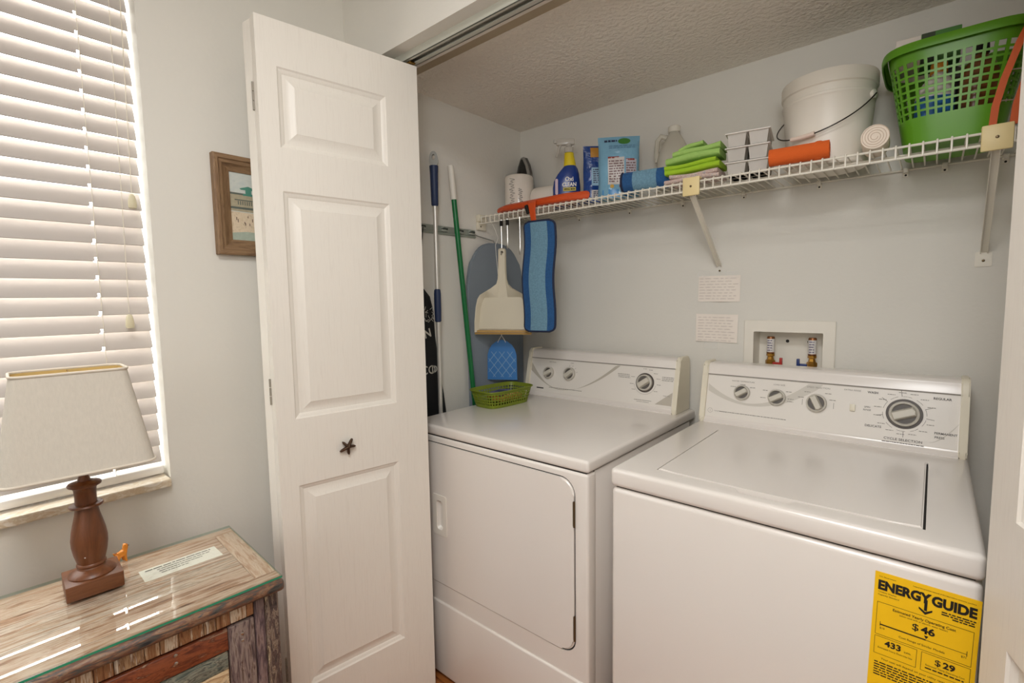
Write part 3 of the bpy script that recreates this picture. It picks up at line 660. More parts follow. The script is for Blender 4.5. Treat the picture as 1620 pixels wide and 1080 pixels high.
part_box('rail', (FX-.012, -CWD+.096, CH-.118), (FX+.001, -.109, CH-.071), m_red, cd)
part_box('rail', (FX-.012, -CWD+.096, .07), (FX+.001, -.109, .12), m_red, cd)
zz = CH-.120
for i in range(9):
    hgt = [.040, .052, .046][i % 3]
    if zz-hgt < .125: break
    part_box('panel_plank', (FX-.012, -CWD+.097, zz-hgt), (FX-.003-.001*(i % 2), -.110, zz-.001), [m_grn, m_tan, m_red][i % 3], cd, .0015); zz -= hgt
for (yy, z) in ((-.083, CH-.095), (-.083, CH-.11), (-.20, CH-.094), (-.30, CH-.112), (-.20, CH-.078)):
    b = BM(); lathe(b, [(.0035, 0), (.003, .0012), (.0015, .0018)], 10, Matrix.Translation((FX+.0015, yy, z)) @ Matrix.Rotation(pi/2, 4, 'Y')); finish('nail_head', b, m_steel, cd)
# glass top, paper slip under it
CM = CAB.matrix_basis
GZ0, GZ1 = CH+.0012, CH+.0070
bm = BM(); box2(bm, (.002, -CWD+.004, GZ0), (CD-.006, -.003, GZ1), .0009, 1)
m_gedge = mat('green_glass_edge', '2f8a68', .12)
bm.normal_update()
for f in bm.faces: f.material_index = 1 if f.normal.x > .9 else (0 if abs(f.normal.z) > .9 else 2)
bm.transform(CM); g = finish('glass_top', bm, [glassy('clear_glass_top', 'fcfdfb', rough=.012, ior=1.75), m_gedge, glassy('pale_glass_edge', 'd6e6dc', rough=.1, ior=1.3)], smooth=False)
tag(g, 'clear glass sheet with green edges lying on top of the wooden cabinet', 'glass sheet'); recenter(g)
pm = wood('paper', ['e6e0d6', 'eee9e0', 'e2dbd0'], (20, 20, 20), .8, 0, 1)
a, b_, c_, d_ = (Vector(p) for p in ((.178, -1.440, 0), (.179, -1.273, 0), (.253, -1.283, 0), (.246, -1.442, 0)))
u_ = (b_-a).normalized(); PM = plane_M((.330, -1.457, CH+.0002), (0.02, 1, 0), (-1, 0.02, 0))
bm = BM(); prism(bm, rect(0, 0, .152, .062), 0, .0003, 'z', PM); ps = finish('paper_slip', bm, pm, smooth=False)
tag(ps, 'white printed paper slip under the glass on the cabinet top', 'paper'); recenter(ps)
bm = BM(); Q = PM @ Matrix.Translation((0, 0, .0004)); R = random.Random(5)
for i, (x0, w) in enumerate(((.010, .13), (.030, .105), (.032, .085), (.034, .052))): dashes(bm, Q, x0, .049-.0105*i, w, .0042 if i == 0 else .003, .25, R)
pr = finish('print', bm, m_ink2, ps, smooth=False, world=True, recalc=False); pr['kind'] = 'stuff'

# ------------------------------------------------------------------ table lamp
LX, LY, LZ = .274, -1.533, GZ1+.0004
lp = thing('table_lamp', 'table lamp with turned brown wood base and tapered linen shade', 'lamp', (LX, LY, LZ), radians(-3))
m_lw = wood('walnut', ['4a2916', '603519', '6d3f22', '54301a'], (18, 18, 3), .38, .12, 12, .3, .7)
m_lw2 = wood('walnut_side', ['4e2b17', '64391d', '704326', '58321b'], (10, 4, 60), .4, .12, 13, .3, .7)
bm = BM(); box2(bm, (-.048, -.049, 0), (.048, .049, .034), .002, 2); finish('plinth', bm, m_lw2, lp)
z0 = .034
prof = [(.042, 0), (.0425, .002), (.040, .006), (.033, .011), (.026, .0145), (.0245, .018), (.0265, .021), (.0262, .024), (.0245, .026), (.0262, .034), (.0295, .048), (.0320, .066), (.0322, .080),
        (.0300, .098), (.0258, .118), (.0222, .134), (.0205, .146), (.0200, .152)]
bm = BM(); lathe(bm, [(r, z0+z) for r, z in prof], 40); finish('column', bm, m_lw, lp)
bm = BM(); lathe(bm, [(.020, z0+.151), (.029, z0+.1525), (.0305, z0+.155), (.029, z0+.158), (.020, z0+.1595)], 40); finish('ring', bm, m_lw, lp)
bm = BM(); lathe(bm, [(.0193, z0+.158), (.0190, z0+.175), (.0198, z0+.192), (.023, z0+.197), (.029, z0+.1995), (.030, z0+.2025), (.028, z0+.206), (.022, z0+.208), (.012, z0+.210), (.006, z0+.23), (.006, z0+.40)], 40); finish('neck', bm, m_lw, lp)
m_linen = mat('linen', 'e6dfd3', .9, bump=.5, bscale=900, var=.10, vscale=260, trans=.30, stretch=(1, 1, .25))
m_lining = mat('shade_lining', 'd9bd7c', .8)
SB, ST = LZ+0, 0
zb_, zt_ = .2841, .4891
def ring_pts(hx, hy, c, z):   # rounded corners
    return [(x, y, z) for x, y in rrect(2*hx, 2*hy, c, 6)]
OY = -.007
def shade_rings(off, z_list):
    L = []
    for z in z_list:
        t = (z-zb_)/(zt_-zb_)
        hx = .100+(.058-.100)*t-off; hy = .1245+(.0925-.1245)*t-off; c = .026-.006*t
        L.append([(x, y+OY, zz) for x, y, zz in ring_pts(hx, hy, c, z)])
    return L
def skin(bm, L, flip=False):
    V = [[bm.verts.new(p) for p in r] for r in L]; n = len(V[0])
    for a, b in zip(V, V[1:]):
        for i in range(n): bm.faces.new((a[i], a[(i+1) % n], b[(i+1) % n], b[i]))
    return V
bm = BM(); o_ = shade_rings(0, [zb_, zb_+.004, (zb_+zt_)/2, zt_-.003, zt_]); i_ = shade_rings(.0018, [zt_, zb_]); skin(bm, o_+i_+[o_[0]])
bmesh.ops.remove_doubles(bm, verts=bm.verts, dist=1e-5)
sh = finish('lamp_shade', bm, m_linen, lp, angle=30)
bm = BM(); skin(bm, shade_rings(.0021, [zt_-.002, zb_+.002])); finish('lining', bm, m_lining, sh, recalc=True)
for z, off in ((zb_, -.0006), (zt_, -.0006)):
    bm = BM(); pts = shade_rings(off, [z])[0]; tube(bm, pts+[pts[0]], .0028, 8, False); finish('trim', bm, mat('shade_trim', 'd6ccbd', .9), sh)
bm = BM()
for sx, sy in ((1, 0), (-1, 0), (0, 1)): tube(bm, [(0, OY, zt_-.012), (sx*.057, OY+sy*.088, zt_-.004)], .0012, 6)
tube(bm, [(0, OY+.0, zt_-.03), (0, OY, zt_-.004)], .004, 8); tube(bm, [(0, 0, z0+.30), (0, OY, zt_-.012)], .0022, 6)
finish('harp', bm, m_brass, lp)
bm = BM(); lathe(bm, [(.013, .30), (.013, .315), (.022, .345), (.029, .37), (.024, .39), (.008, .398)], 20); finish('bulb', bm, mat('frosted_bulb', 'f0ece4', .4), lp)
bm = BM(); lathe(bm, [(.0016, 0), (.0013, .0007), (.0006, .001)], 10, Matrix.Translation((.0262, -.012, z0+.046)) @ Matrix.Rotation(radians(78), 4, 'Y')); finish('screw_plug', bm, m_steel, lp)

lp.scale = (.938, .938, .938)
# ------------------------------------------------------------------ small orange dog figurine behind the lamp
bm = BM()
me = bpy.data.meshes.new('fig'); V = [(0, 0, .030), (0, .010, .030), (0, .013, .037), (0, .017, .047), (0, .023, .047), (0, -.010, .029), (0, -.013, .030), (0, -.018, .040),
     (.006, .010, .022), (.006, .012, .004), (-.006, .010, .022), (-.006, .012, .004), (.006, -.009, .020), (.006, -.011, .004), (-.006, -.009, .020), (-.006, -.011, .004), (.006, .014, .056), (-.006, .014, .056), (.006, .016, .0035), (-.006, .016, .0035), (.006, -.007, .0035), (-.006, -.007, .0035)]
Ed = [(0, 1), (1, 2), (2, 3), (3, 4), (0, 5), (5, 6), (6, 7), (1, 8), (8, 9), (1, 10), (10, 11), (5, 12), (12, 13), (5, 14), (14, 15), (3, 16), (3, 17), (9, 18), (11, 19), (13, 20), (15, 21)]
RR = [.0085, .0085, .0065, .0085, .0045, .0082, .003, .002, .005, .0038, .005, .0038, .0055, .0038, .0055, .0038, .0022, .0022, .0034, .0034, .0034, .0034]
me.from_pydata(V, Ed, []); fo = bpy.data.objects.new('dog_figurine', me); COL.objects.link(fo)
sk = fo.modifiers.new('s', 'SKIN')
for i, r in enumerate(RR): me.skin_vertices[0].data[i].radius = (r, r)
me.skin_vertices[0].data[0].use_root = True
fo.modifiers.new('d', 'SUBSURF').levels = 2
dg = bpy.context.evaluated_depsgraph_get(); dg.update(); me2 = bpy.data.meshes.new_from_object(fo.evaluated_get(dg)); bpy.data.objects.remove(fo)
me2.name = 'dog_figurine'; me2.materials.clear(); me2.materials.append(mat('amber_glaze', 'e08a28', .3, var=.25, vscale=120))
zmin = min(v.co.z for v in me2.vertices); me2.transform(Matrix.Translation((0, 0, -zmin)))
me2.polygons.foreach_set('use_smooth', [True]*len(me2.polygons))
fo = bpy.data.objects.new('dog_figurine', me2); COL.objects.link(fo); fo.location = (.203, -1.474, GZ1+.0004); fo.scale = (.74, .74, .74); fo.rotation_euler = (0, 0, radians(18))
tag(fo, 'tiny amber orange animal figurine on the glass top behind the lamp', 'figurine')
for s in (-1, 1):
    bm = BM(); bmesh.ops.create_uvsphere(bm, u_segments=8, v_segments=6, radius=.0014, matrix=Matrix.Translation((s*.0055, .0222, .049-zmin))); finish('eye', bm, m_black, fo)

# ------------------------------------------------------------------ framed picture on the window wall
pf = thing('picture_frame', 'brown wooden picture frame with a beach photo, half hidden by the door', 'picture', (XL+.001, -1.05, 1.477))
FY0, FY1, FZ0, FZ1 = -1.188, -.905, 1.477, 1.752
m_fr = wood('frame_wood', ['5e452f', '7d6044', '8f7252', '6a4f37'], (50, 7, 50), .6, .35, 14, .3, .7)
m_fr2 = wood('frame_wood_upright', ['5e452f', '7d6044', '8f7252', '6a4f37'], (50, 50, 7), .6, .35, 15, .3, .7)
fp = [(0, 0), (0, .020), (.004, .022), (.012, .022), (.015, .018), (.022, .017), (.027, .013), (.043, .009), (.0435, 0)]
for side in range(4):
    b = BM(); A = []
    for (o, h) in fp:
        if side in (0, 2):
            z = FZ0+o if side == 0 else FZ1-o; A.append(((XL+.001+h, FY0+o, z), (XL+.001+h, FY1-o, z)))
        else:
            y = FY0+o if side == 1 else FY1-o; A.append(((XL+.001+h, y, FZ0+o), (XL+.001+h, y, FZ1-o)))
    va = [b.verts.new(p[0]) for p in A]; vb = [b.verts.new(p[1]) for p in A]
    for i in range(len(A)): j = (i+1) % len(A); b.faces.new((va[i], va[j], vb[j], vb[i]))
    b.faces.new(va); b.faces.new(vb[::-1]); finish('frame_side', b, m_fr if side in (0, 2) else m_fr2, pf, world=True, angle=25)
IM = plane_M((XL+.007, FY0+.043, FZ0+.043), (0, 1, 0), (0, 0, 1)); iw, ih = FY1-FY0-.086, FZ1-FZ0-.086
bm = BM(); flatpoly(bm, rect(0, 0, iw, ih), IM, 0); ph = finish('photo_print', bm, wood('photo_sky', ['b9c4c2', 'cfd3cc', 'c2cbc8'], (6, 6, 10), .5, 0, 3), pf, smooth=False, world=True)
def pprint(name, polys, m, z): 
    b = BM()
    for p in polys: flatpoly(b, p, IM, z)
    o = finish(name, b, m, ph, smooth=False, world=True, recalc=False); o['kind'] = 'stuff'
pprint('sand_print', [[(0, 0), (iw, 0), (iw, .076), (0, .080)]], wood('photo_sand', ['c9b696', 'dccab0', 'b9a88a'], (30, 30, 30), .6, 0, 4), .0003)
pprint('water_print', [[(0, 0), (iw, 0), (iw, .018), (.04, .025), (0, .020)]], mat('photo_water', 'a9b5a6', .5, var=.2, vscale=90), .0005)
pprint('building_print', [[(0, .082), (iw, .078), (iw, .128), (.0, .134)]], mat('photo_building', 'a89f86', .6, var=.2, vscale=120), .0004)
pprint('storey_print', [rect(0, .128, iw, .133), rect(.012, .112, iw, .115), rect(.0, .088, iw, .094)] + [rect(.02+.006*i, .1, .0225+.006*i, .111) for i in range(22)], mat('photo_dark', '5c645c', .6), .0006)
pprint('roof_print', [[(.026, .146), (.050, .154), (.075, .146), (.07, .143), (.03, .143)], rect(.042, .132, .058, .143), rect(.035, .127, .07, .132)], mat('photo_green', '4d8a78', .6), .0008)
R = random.Random(4)
pprint('people_print', [rect(x, y, x+.002, y+R.uniform(.005, .009)) for x, y in [(R.uniform(.005, iw-.01), R.uniform(.040, .066)) for _ in range(26)]], mat('photo_people', '5a4238', .6), .0007)

# ------------------------------------------------------------------ wire shelf
SF, SZ = -.151, 1.7005            # front edge, top of the deck wires
shf = thing('wire_shelf', 'white coated wire shelf along the closet back wall above the washer and dryer', 'shelf', (1.0, 0, 1.66))
SX0, SX1 = .074, 2.09
rr = .0021
bm = BM(); tube(bm, [(0, .149, SZ-rr), (0, SF+.006, SZ-rr), (0, SF+.0015, SZ-rr-.0012), (0, SF-.0005, SZ-rr-.005), (0, SF-.0005, SZ-.036)], rr, 6)
w0 = None; n = int((SX1-SX0-.02)/.0256)
for i in range(n):
    x = SX0+.024+i*.0256
    if w0 is None: o = finish('deck_wire', bm, m_wire, shf); w0 = o.data
    else: o = bpy.data.objects.new('deck_wire', w0); COL.objects.link(o); o.parent = shf
    o.location = Vector((x, 0, 0)) - Vector(shf.location)
for (y, z, r) in ((SF+.004, SZ-2*rr-.003, .0030), (SF+.002, SZ-.034, .0032), (-.05, SZ-2*rr-.003, .0030), (.147, SZ-2*rr-.003, .0030)):
    bm = BM(); tube(bm, [(SX0, y, z), (SX1, y, z)], r, 8); finish('rail', bm, m_wire, shf, world=True)
def screw(M, parent, r=.0035, m=None):
    b = BM(); lathe(b, [(r, 0), (r*.9, .0012), (r*.4, .0017)], 12, M); finish('screw', b, m or m_hinge, parent, world=True)
for (cx, wx, wz, plate) in ((1.007, .998, 1.447, 0), (1.683, 1.690, 1.446, 1)):
    bm = BM(); box2(bm, (cx-.026, SF-.011, SZ-.050), (cx+.026, SF-.0035, SZ+.006), .0025, 2); box2(bm, (cx-.026, SF-.008, SZ+.0005), (cx+.026, SF+.012, SZ+.0055), .001, 1)
    cap = finish('bracket_cap', bm, m_capy, shf, world=True); cap['label'] = 'aged cream plastic cap over the shelf edge'
    screw(Matrix.Translation((cx, SF-.011, SZ-.022)) @ Matrix.Rotation(pi/2, 4, 'X'), cap)
    a = Vector((cx, SF-.001, SZ-.042)); b = Vector((wx, YB-.006, wz)); d = (b-a); L = d.length; d.normalize(); x = Vector((1, 0, 0)); x = (x-d*x.dot(d)).normalized(); y = d.cross(x)
    M = Matrix(((x.x, y.x, d.x, a.x), (x.y, y.y, d.y, a.y), (x.z, y.z, d.z, a.z), (0, 0, 0, 1)))
    bm = BM(); prism(bm, [(-.008, -.0035), (.008, -.0035), (.008, .0035), (.0062, .0035), (.0062, -.0012), (-.0062, -.0012), (-.0062, .0035), (-.008, .0035)], 0, L, 'z', M)
    st = finish('support_brace', bm, m_wire, shf, smooth=False, world=True)
    if plate:
        bm = BM(); prism(bm, rrect(.034, .040, .004, 3, wx, wz-.018), YB-.0025, YB-.0004, 'y'); finish('wall_plate', bm, m_wire, st, world=True); screw(Matrix.Translation((wx, YB-.003, wz-.022)) @ Matrix.Rotation(pi/2, 4, 'X'), st)
    else: screw(Matrix.Translation((wx, YB-.003, wz-.016)) @ Matrix.Rotation(pi/2, 4, 'X'), st)
for x in (.16, .40, .64, .86, 1.075, 1.30, 1.515, 1.60, 1.72, 1.93):
    bm = BM(); box2(bm, (x-.006, .139, SZ-.016), (x+.006, YB-.0004, SZ-.002), .002, 2); box2(bm, (x-.007, .151, SZ-.026), (x+.007, YB-.0004, SZ-.002), .001, 1)
    c = finish('wall_clip', bm, m_wire, shf, world=True); screw(Matrix.Translation((x, .151, SZ-.021)) @ Matrix.Rotation(pi/2, 4, 'X'), c, .0028, m_gap)
bm = BM(); box2(bm, (XL+.0004, SF-.006, SZ-.024), (XL+.020, SF+.045, SZ+.006), .003, 2); box2(bm, (XL+.0004, SF-.006, SZ-.060), (XL+.014, SF+.045, SZ-.028), .003, 2); box2(bm, (XL+.0004, SF-.002, SZ-.030), (XL+.010, SF+.04, SZ-.022))
e = finish('end_bracket', bm, m_cream, shf, world=True); screw(Matrix.Translation((XL+.014, SF+.01, SZ-.045)) @ Matrix.Rotation(pi/2, 4, 'Y'), e)

TZ = SZ+.0003                       # things stand on the deck here
def lift(z): return TZ+z
# orange flat mop head with its clip over the lip, and the blue pad it holds
m_or = mat('orange_plastic', 'd2501c', .4); m_or2 = mat('orange_pad', 'd9601f', .9, bump=.6, bscale=500)
om = thing('flat_mop', 'long orange plastic flat mop lying on the left end of the wire shelf', 'mop', (.385, -.10, TZ))
def hexa(L, w, t): return [(-L, 0), (-L+.07, -w), (L-.09, -w), (L, -w*.2), (L-.03, w*.6), (L-.12, w), (-L+.09, w)]
bm = BM()
outl = hexa(.236, .047, 0); lo = [bm.verts.new((.385+x*.97, -.110+y*.8, TZ+.004)) for x, y in outl]; mi = [bm.verts.new((.385+x, -.110+y*.87, TZ+.018+.004*(x > -.1))) for x, y in outl]; hi = [bm.verts.new((.385+x*.95, -.110+y*.62, TZ+.029+.004*(x > -.1))) for x, y in outl]
for A, B in ((lo, mi), (mi, hi)):
    for i in range(7): bm.faces.new((A[i], A[(i+1) % 7], B[(i+1) % 7], B[i]))
bm.faces.new(lo[::-1]); bm.faces.new(hi); bmesh.ops.bevel(bm, geom=[e for e in bm.edges], offset=.003, segments=2, affect='EDGES')
finish('frame', bm, m_or, om, world=True, angle=40)
bm = BM(); pts = [(.378, -.150, TZ+.022), (.382, SF-.010, TZ+.012), (.388, SF-.015, TZ-.02), (.398, SF-.021, TZ-.055), (.404, SF-.026, TZ-.086)]
A = []
for i, p in enumerate(pts):
    w = [.020, .019, .014, .012, .008][i]; A.append([bm.verts.new(Vector(p)+Vector(q)) for q in ((-w, -.003, 0), (w, -.003, 0), (w, .003, 0), (-w, .003, 0))])
for a, b in zip(A, A[1:]):
    for i in range(4): bm.faces.new((a[i], a[(i+1) % 4], b[(i+1) % 4], b[i]))
bm.faces.new(A[0]); bm.faces.new(A[-1][::-1]); bmesh.ops.bevel(bm, geom=bm.edges[:], offset=.0015, segments=1, affect='EDGES'); finish('clip', bm, m_or, om, world=True)
bm = BM(); box(bm, (.360, SF-.012, TZ-.010), (.015, .010, .036), .003, 2, rot=Matrix.Rotation(radians(-20), 3, 'Y')); finish('clip_button', bm, m_black, om, world=True)
# mop pad hanging
m_b1 = mat('blue_microfibre', '28568a', .95, bump=1, bscale=420, var=.3, vscale=160); m_b2 = mat('light_blue_microfibre', '6f96ac', .95, bump=1, bscale=380, var=.4, vscale=190); m_navy = mat('navy_piping', '1b2540', .8)
mp = thing('mop_pad', 'blue microfibre mop pad with pale centre stripe hanging from the shelf edge', 'mop pad', (.425, -.178, 1.21))
PM_ = plane_M((.425, -.176, 1.213), (cos(radians(10)), sin(radians(10)), 0), (-.045, 0, 1))
def wob(u, v): return Vector((u+.004*sin(v*23)*(abs(u) > .01), v, .005*sin(v*11)+.006*cos(u*22)))
def cloth(name, x0, x1, y0, y1, rnd, th, z, m, parent, M, nx=10, ny=72, W_=wob):
    bm = BM(); g = []
    for j in range(ny+1):
        y = y0+(y1-y0)*j/ny; d = min(y-y0, y1-y); ins = 0 if d > rnd else rnd-sqrt(max(0, rnd*rnd-(rnd-d)**2))
        g.append([(x0+ins+(x1-x0-2*ins)*i/nx, y) for i in range(nx+1)])
    F = [[bm.verts.new(M @ (W_(*p)+Vector((0, 0, z+th/2)))) for p in r] for r in g]; Bk = [[bm.verts.new(M @ (W_(*p)+Vector((0, 0, z-th/2)))) for p in r] for r in g]
    for j in range(ny):
        for i in range(nx): bm.faces.new((F[j][i], F[j][i+1], F[j+1][i+1], F[j+1][i])); bm.faces.new((Bk[j+1][i], Bk[j+1][i+1], Bk[j][i+1], Bk[j][i]))
    for i in range(nx): bm.faces.new((F[0][i], Bk[0][i], Bk[0][i+1], F[0][i+1])); bm.faces.new((F[ny][i+1], Bk[ny][i+1], Bk[ny][i], F[ny][i]))
    for j in range(ny): bm.faces.new((F[j+1][0], Bk[j+1][0], Bk[j][0], F[j][0])); bm.faces.new((F[j][nx], Bk[j][nx], Bk[j+1][nx], F[j+1][nx]))
    o = finish(name, bm, m, parent, world=True, angle=60); return g
g = cloth('border', -.066, .066, 0, .425, .022, .007, 0, m_b1, mp, PM_)
cloth('centre_stripe', -.036, .036, .0035, .4215, .001, .009, 0, m_b2, mp, PM_, 6, 72)
edge = g[0] + [r[-1] for r in g[1:]] + g[-1][-2::-1] + [r[0] for r in g[-2:0:-1]]
bm = BM(); pts = [PM_ @ wob(*p) for p in edge]; tube(bm, pts+[pts[0]], .0048, 7, False); finish('piping', bm, m_navy, mp, world=True)

# paper rolls in printed film
m_roll = mat('white_tissue', 'e8dfd3', .8, bump=.4, bscale=160); m_film = glassy('clear_film', 'fafafa', rough=.12, ior=1.35)
def scribble(bm, M, r, z0, ang0, L, vertical, seed, h=.016):
    Rr = random.Random(seed); pts = []
    for i in range(60):
        t = i/59; a = t*L; b = h*(.5*sin(i*1.15)+.35*sin(i*.47+seed)*Rr.uniform(.5, 1.1))
        c = .006*cos(i*1.15); u, v = (b+c, a) if vertical else (a+c, b)
        th = ang0+u/r; pts.append(M @ Vector(((r+.0006)*cos(th), (r+.0006)*sin(th), z0+v)))
    tube(bm, pts, .0007, 4)
def tissue(label, M, r, h, seed, vertical):
    t = thing('tissue_roll', label, 'tissue roll', M.translation, 0, 'wrapped tissue rolls on the shelf'); t.matrix_basis = M
    I = Matrix.Identity(4)
    b = BM(); lathe(b, [(r*.2, 0), (r-.010, 0), (r-.003, .004), (r, .012), (r, h-.012), (r-.003, h-.004), (r-.012, h), (r*.2, h), (r*.2, h-.03)], 36); o = finish('roll', b, m_roll, t)
    b = BM(); lathe(b, [(r-.006, -.0001+.0002), (r+.0012, .008), (r+.0012, h-.008), (r-.004, h+.004), (r*.55, h+.007), (r*.3, h+.004), (.004, h+.002)], 30, close=False); finish('film', b, m_film, t)
    b = BM(); 
    if vertical: scribble(b, I, r, .030, -2.35, h*.72, True, seed); scribble(b, I, r, .022, -1.75, h*.5, True, seed+3, .010)
    else: scribble(b, I, r, h*.45, -2.3, .10, False, seed); scribble(b, I, r, h*.2, -2.2, .05, False, seed+1)
    q = finish('printed_script', b, m_ink2, t); q['kind'] = 'stuff'
    return t
tissue('upright white roll in printed film, in the corner before the iron', Matrix.Translation((.192, -.008, TZ)) @ Matrix.Rotation(radians(55), 4, 'Z'), .0625, .172, 1, True)
tissue('white roll in printed film lying on its side behind the orange mop head', Matrix.Translation((.268, .010, TZ+.0575)) @ Matrix.Rotation(radians(8), 4, 'Z') @ Matrix.Rotation(pi/2, 4, 'Y') @ Matrix.Rotation(radians(235), 4, 'Z'), .0555, .118, 5, True)
# iron standing on its heel
ir = thing('clothes_iron', 'black and grey clothes iron standing on its heel in the shelf corner', 'iron', (.128, .122, TZ), radians(76))
def iron_out(s, k=1.0): return [(s*w, z) for w, z in ((.047*k, .0), (.049*k, .05), (.051*k, .11), (.049*k, .17), (.042*k, .215), (.029*k, .252), (.006*k, .288))]
def iron_ring(k, x, z0=0, zs=1): 
    a = iron_out(1, k); b = iron_out(-1, k); return [(x, y, z0+z*zs) for y, z in a+b[::-1]]
def loft(bm, rings, caps=True):
    V = [[bm.verts.new(p) for p in r] for r in rings]; n = len(V[0])
    for a, b in zip(V, V[1:]):
        for i in range(n): bm.faces.new((a[i], a[(i+1) % n], b[(i+1) % n], b[i]))
    if caps: bm.faces.new(V[0][::-1]); bm.faces.new(V[-1])
bm = BM(); loft(bm, [iron_ring(1.0, .004), iron_ring(1.03, .0), iron_ring(1.03, -.010), iron_ring(1.0, -.013)]); finish('sole_plate', bm, mat('iron_sole', '5d5a57', .35, .5), ir, angle=30)
bm = BM(); loft(bm, [iron_ring(1.06, -.013, .0, 1.005), iron_ring(1.07, -.018, 0, 1.008), iron_ring(1.0, -.026, 0, .99)]); finish('skirt', bm, mat('iron_grey', '8d8a84', .4), ir, angle=30)
bm = BM(); loft(bm, [iron_ring(.96, -.026, 0, .97), iron_ring(.84, -.034, 0, .86), iron_ring(.55, -.044, .0, .70)]); finish('body', bm, mat('iron_black', '161514', .35), ir, angle=40)
bm = BM(); tube(bm, [(-.030, 0, .04), (-.050, 0, .05), (-.058, 0, .08), (-.055, 0, .13), (-.044, 0, .15), (-.03, 0, .155)], [.010, .010, .010, .010, .009, .008], 12); finish('handle', bm, mat('iron_black', '161514', .35), ir)

# spray bottle
def lathe2(bm, prof, n=32, M=None):   # (rx, ry, z, x offset)
    rings = []
    for rx, ry, z, ox in prof:
        rings.append([bm.verts.new((M or Matrix.Identity(4)) @ Vector((ox+rx*abs(cos(2*pi*k/n))**.8*(1 if cos(2*pi*k/n) >= 0 else -1), ry*abs(sin(2*pi*k/n))**.8*(1 if sin(2*pi*k/n) >= 0 else -1), z))) for k in range(n)])
    for a, b in zip(rings, rings[1:]):
        for k in range(n): bm.faces.new((a[k], a[(k+1) % n], b[(k+1) % n], b[k]))
    bm.faces.new(rings[0][::-1]); bm.faces.new(rings[-1])
sp = thing('spray_bottle', 'blue stain remover spray bottle with yellow collar and clear trigger head', 'spray bottle', (.450, -.02, TZ), radians(32))
m_spb = mat('bottle_blue', '243f86', .25, var=.25, vscale=18); m_yel = mat('label_bright_yellow', 'e8cf1e', .4)
bm = BM(); lathe2(bm, [(.050, .028, 0, 0), (.054, .031, .006, 0), (.055, .032, .04, 0), (.0555, .032, .075, 0), (.052, .031, .10, .001), (.043, .029, .125, .007), (.033, .026, .142, .012), (.025, .022, .152, .014), (.0225, .0205, .156, .014)]); finish('body', bm, m_spb, sp)
bm = BM(); lathe2(bm, [(.0245, .0215, .151, .014), (.0235, .0205, .165, .013), (.0195, .018, .190, .011), (.0185, .0175, .201, .0105), (.014, .014, .203, .010)]); finish('collar', bm, m_yel, sp)
m_clr = glassy('clear_plastic', 'f4f4f2', rough=.2, ior=1.45, haze=.68, hazecol='d8d4cc')
bm = BM(); lathe2(bm, [(.017, .017, .203, .010), (.0175, .0175, .222, .010), (.012, .012, .226, .010)]); box(bm, (-.004, 0, .243), (.074, .020, .024), .006, 2); box(bm, (-.044, 0, .248), (.014, .013, .016), .003, 2)
tube(bm, [(-.022, 0, .236), (-.030, 0, .220), (-.034, 0, .203), (-.040, 0, .190)], [.006, .006, .0055, .005], 8); tube(bm, [(.010, 0, .222), (.010, 0, .236)], .012, 12)
tg = finish('trigger_head', bm, m_clr, sp); tg['label'] = 'clear plastic trigger head'
SM = plane_M((0, -.0335, 0), (1, 0, 0), (0, 0, 1))
def curveM(x, z, s): return SM @ Matrix.Translation((x, z, 0)) @ Matrix.Scale(s, 4)
bm = BM(); flatpoly(bm, rect(-.012, .058, .038, .071), SM); finish('label_strip', bm, mat('label_strip_yellow', 'b9a92c', .5), sp, smooth=False, recalc=False)
bm = BM(); text(bm, 'Oxi', .022, SM, .012, .094, 'CENTER', .0004); text(bm, 'CLEAN', .020, SM, .012, .0745, 'CENTER', .0005, .9, z=.0012); finish('lettering', bm, mat('white_print', 'eeeae4', .5), sp, smooth=False, recalc=False)
bm = BM(); dashes(bm, SM, -.008, .062, .042, .005, rng=random.Random(2)); finish('fine_print', bm, m_navy, sp, smooth=False, recalc=False)['kind'] = 'stuff'
bm = BM(); flatpoly(bm, rrect(.011, .058, .005, 4, -.038, .075), SM); finish('painted_highlight', bm, mat('highlight_lilac', 'b49aa8', .4), sp, smooth=False, recalc=False)  # lilac strip paints a highlight on the side of the bottle
bm = BM(); flatpoly(bm, [(.0, .004), (.04, .004), (.042, .022), (.008, .050), (-.004, .03)], SM, .0006); finish('picture_print', bm, mat('label_brown', '7a5038', .5, var=.5, vscale=160), sp, smooth=False, recalc=False)
sp.scale = (1, 1, 1.07)
# black bottle behind
bm = BM(); lathe(bm, [(.028, 0), (.031, .004), (.031, .105), (.027, .122), (.017, .130)], 28, Matrix.Translation((.552, .028, TZ)))
bb = thing('cleaner_bottle', 'plain black plastic bottle between the spray bottle and the dark pouch', 'bottle', (.552, .028, TZ)); finish('body', bm, mat('black_plastic', '141416', .35), bb, world=True)
bm = BM(); lathe(bm, [(.019, .130), (.0195, .131), (.0195, .158), (.017, .160)], 24, Matrix.Translation((.552, .028, TZ))); finish('cap', bm, mat('black_cap', '1e1d1d', .5), bb, world=True)

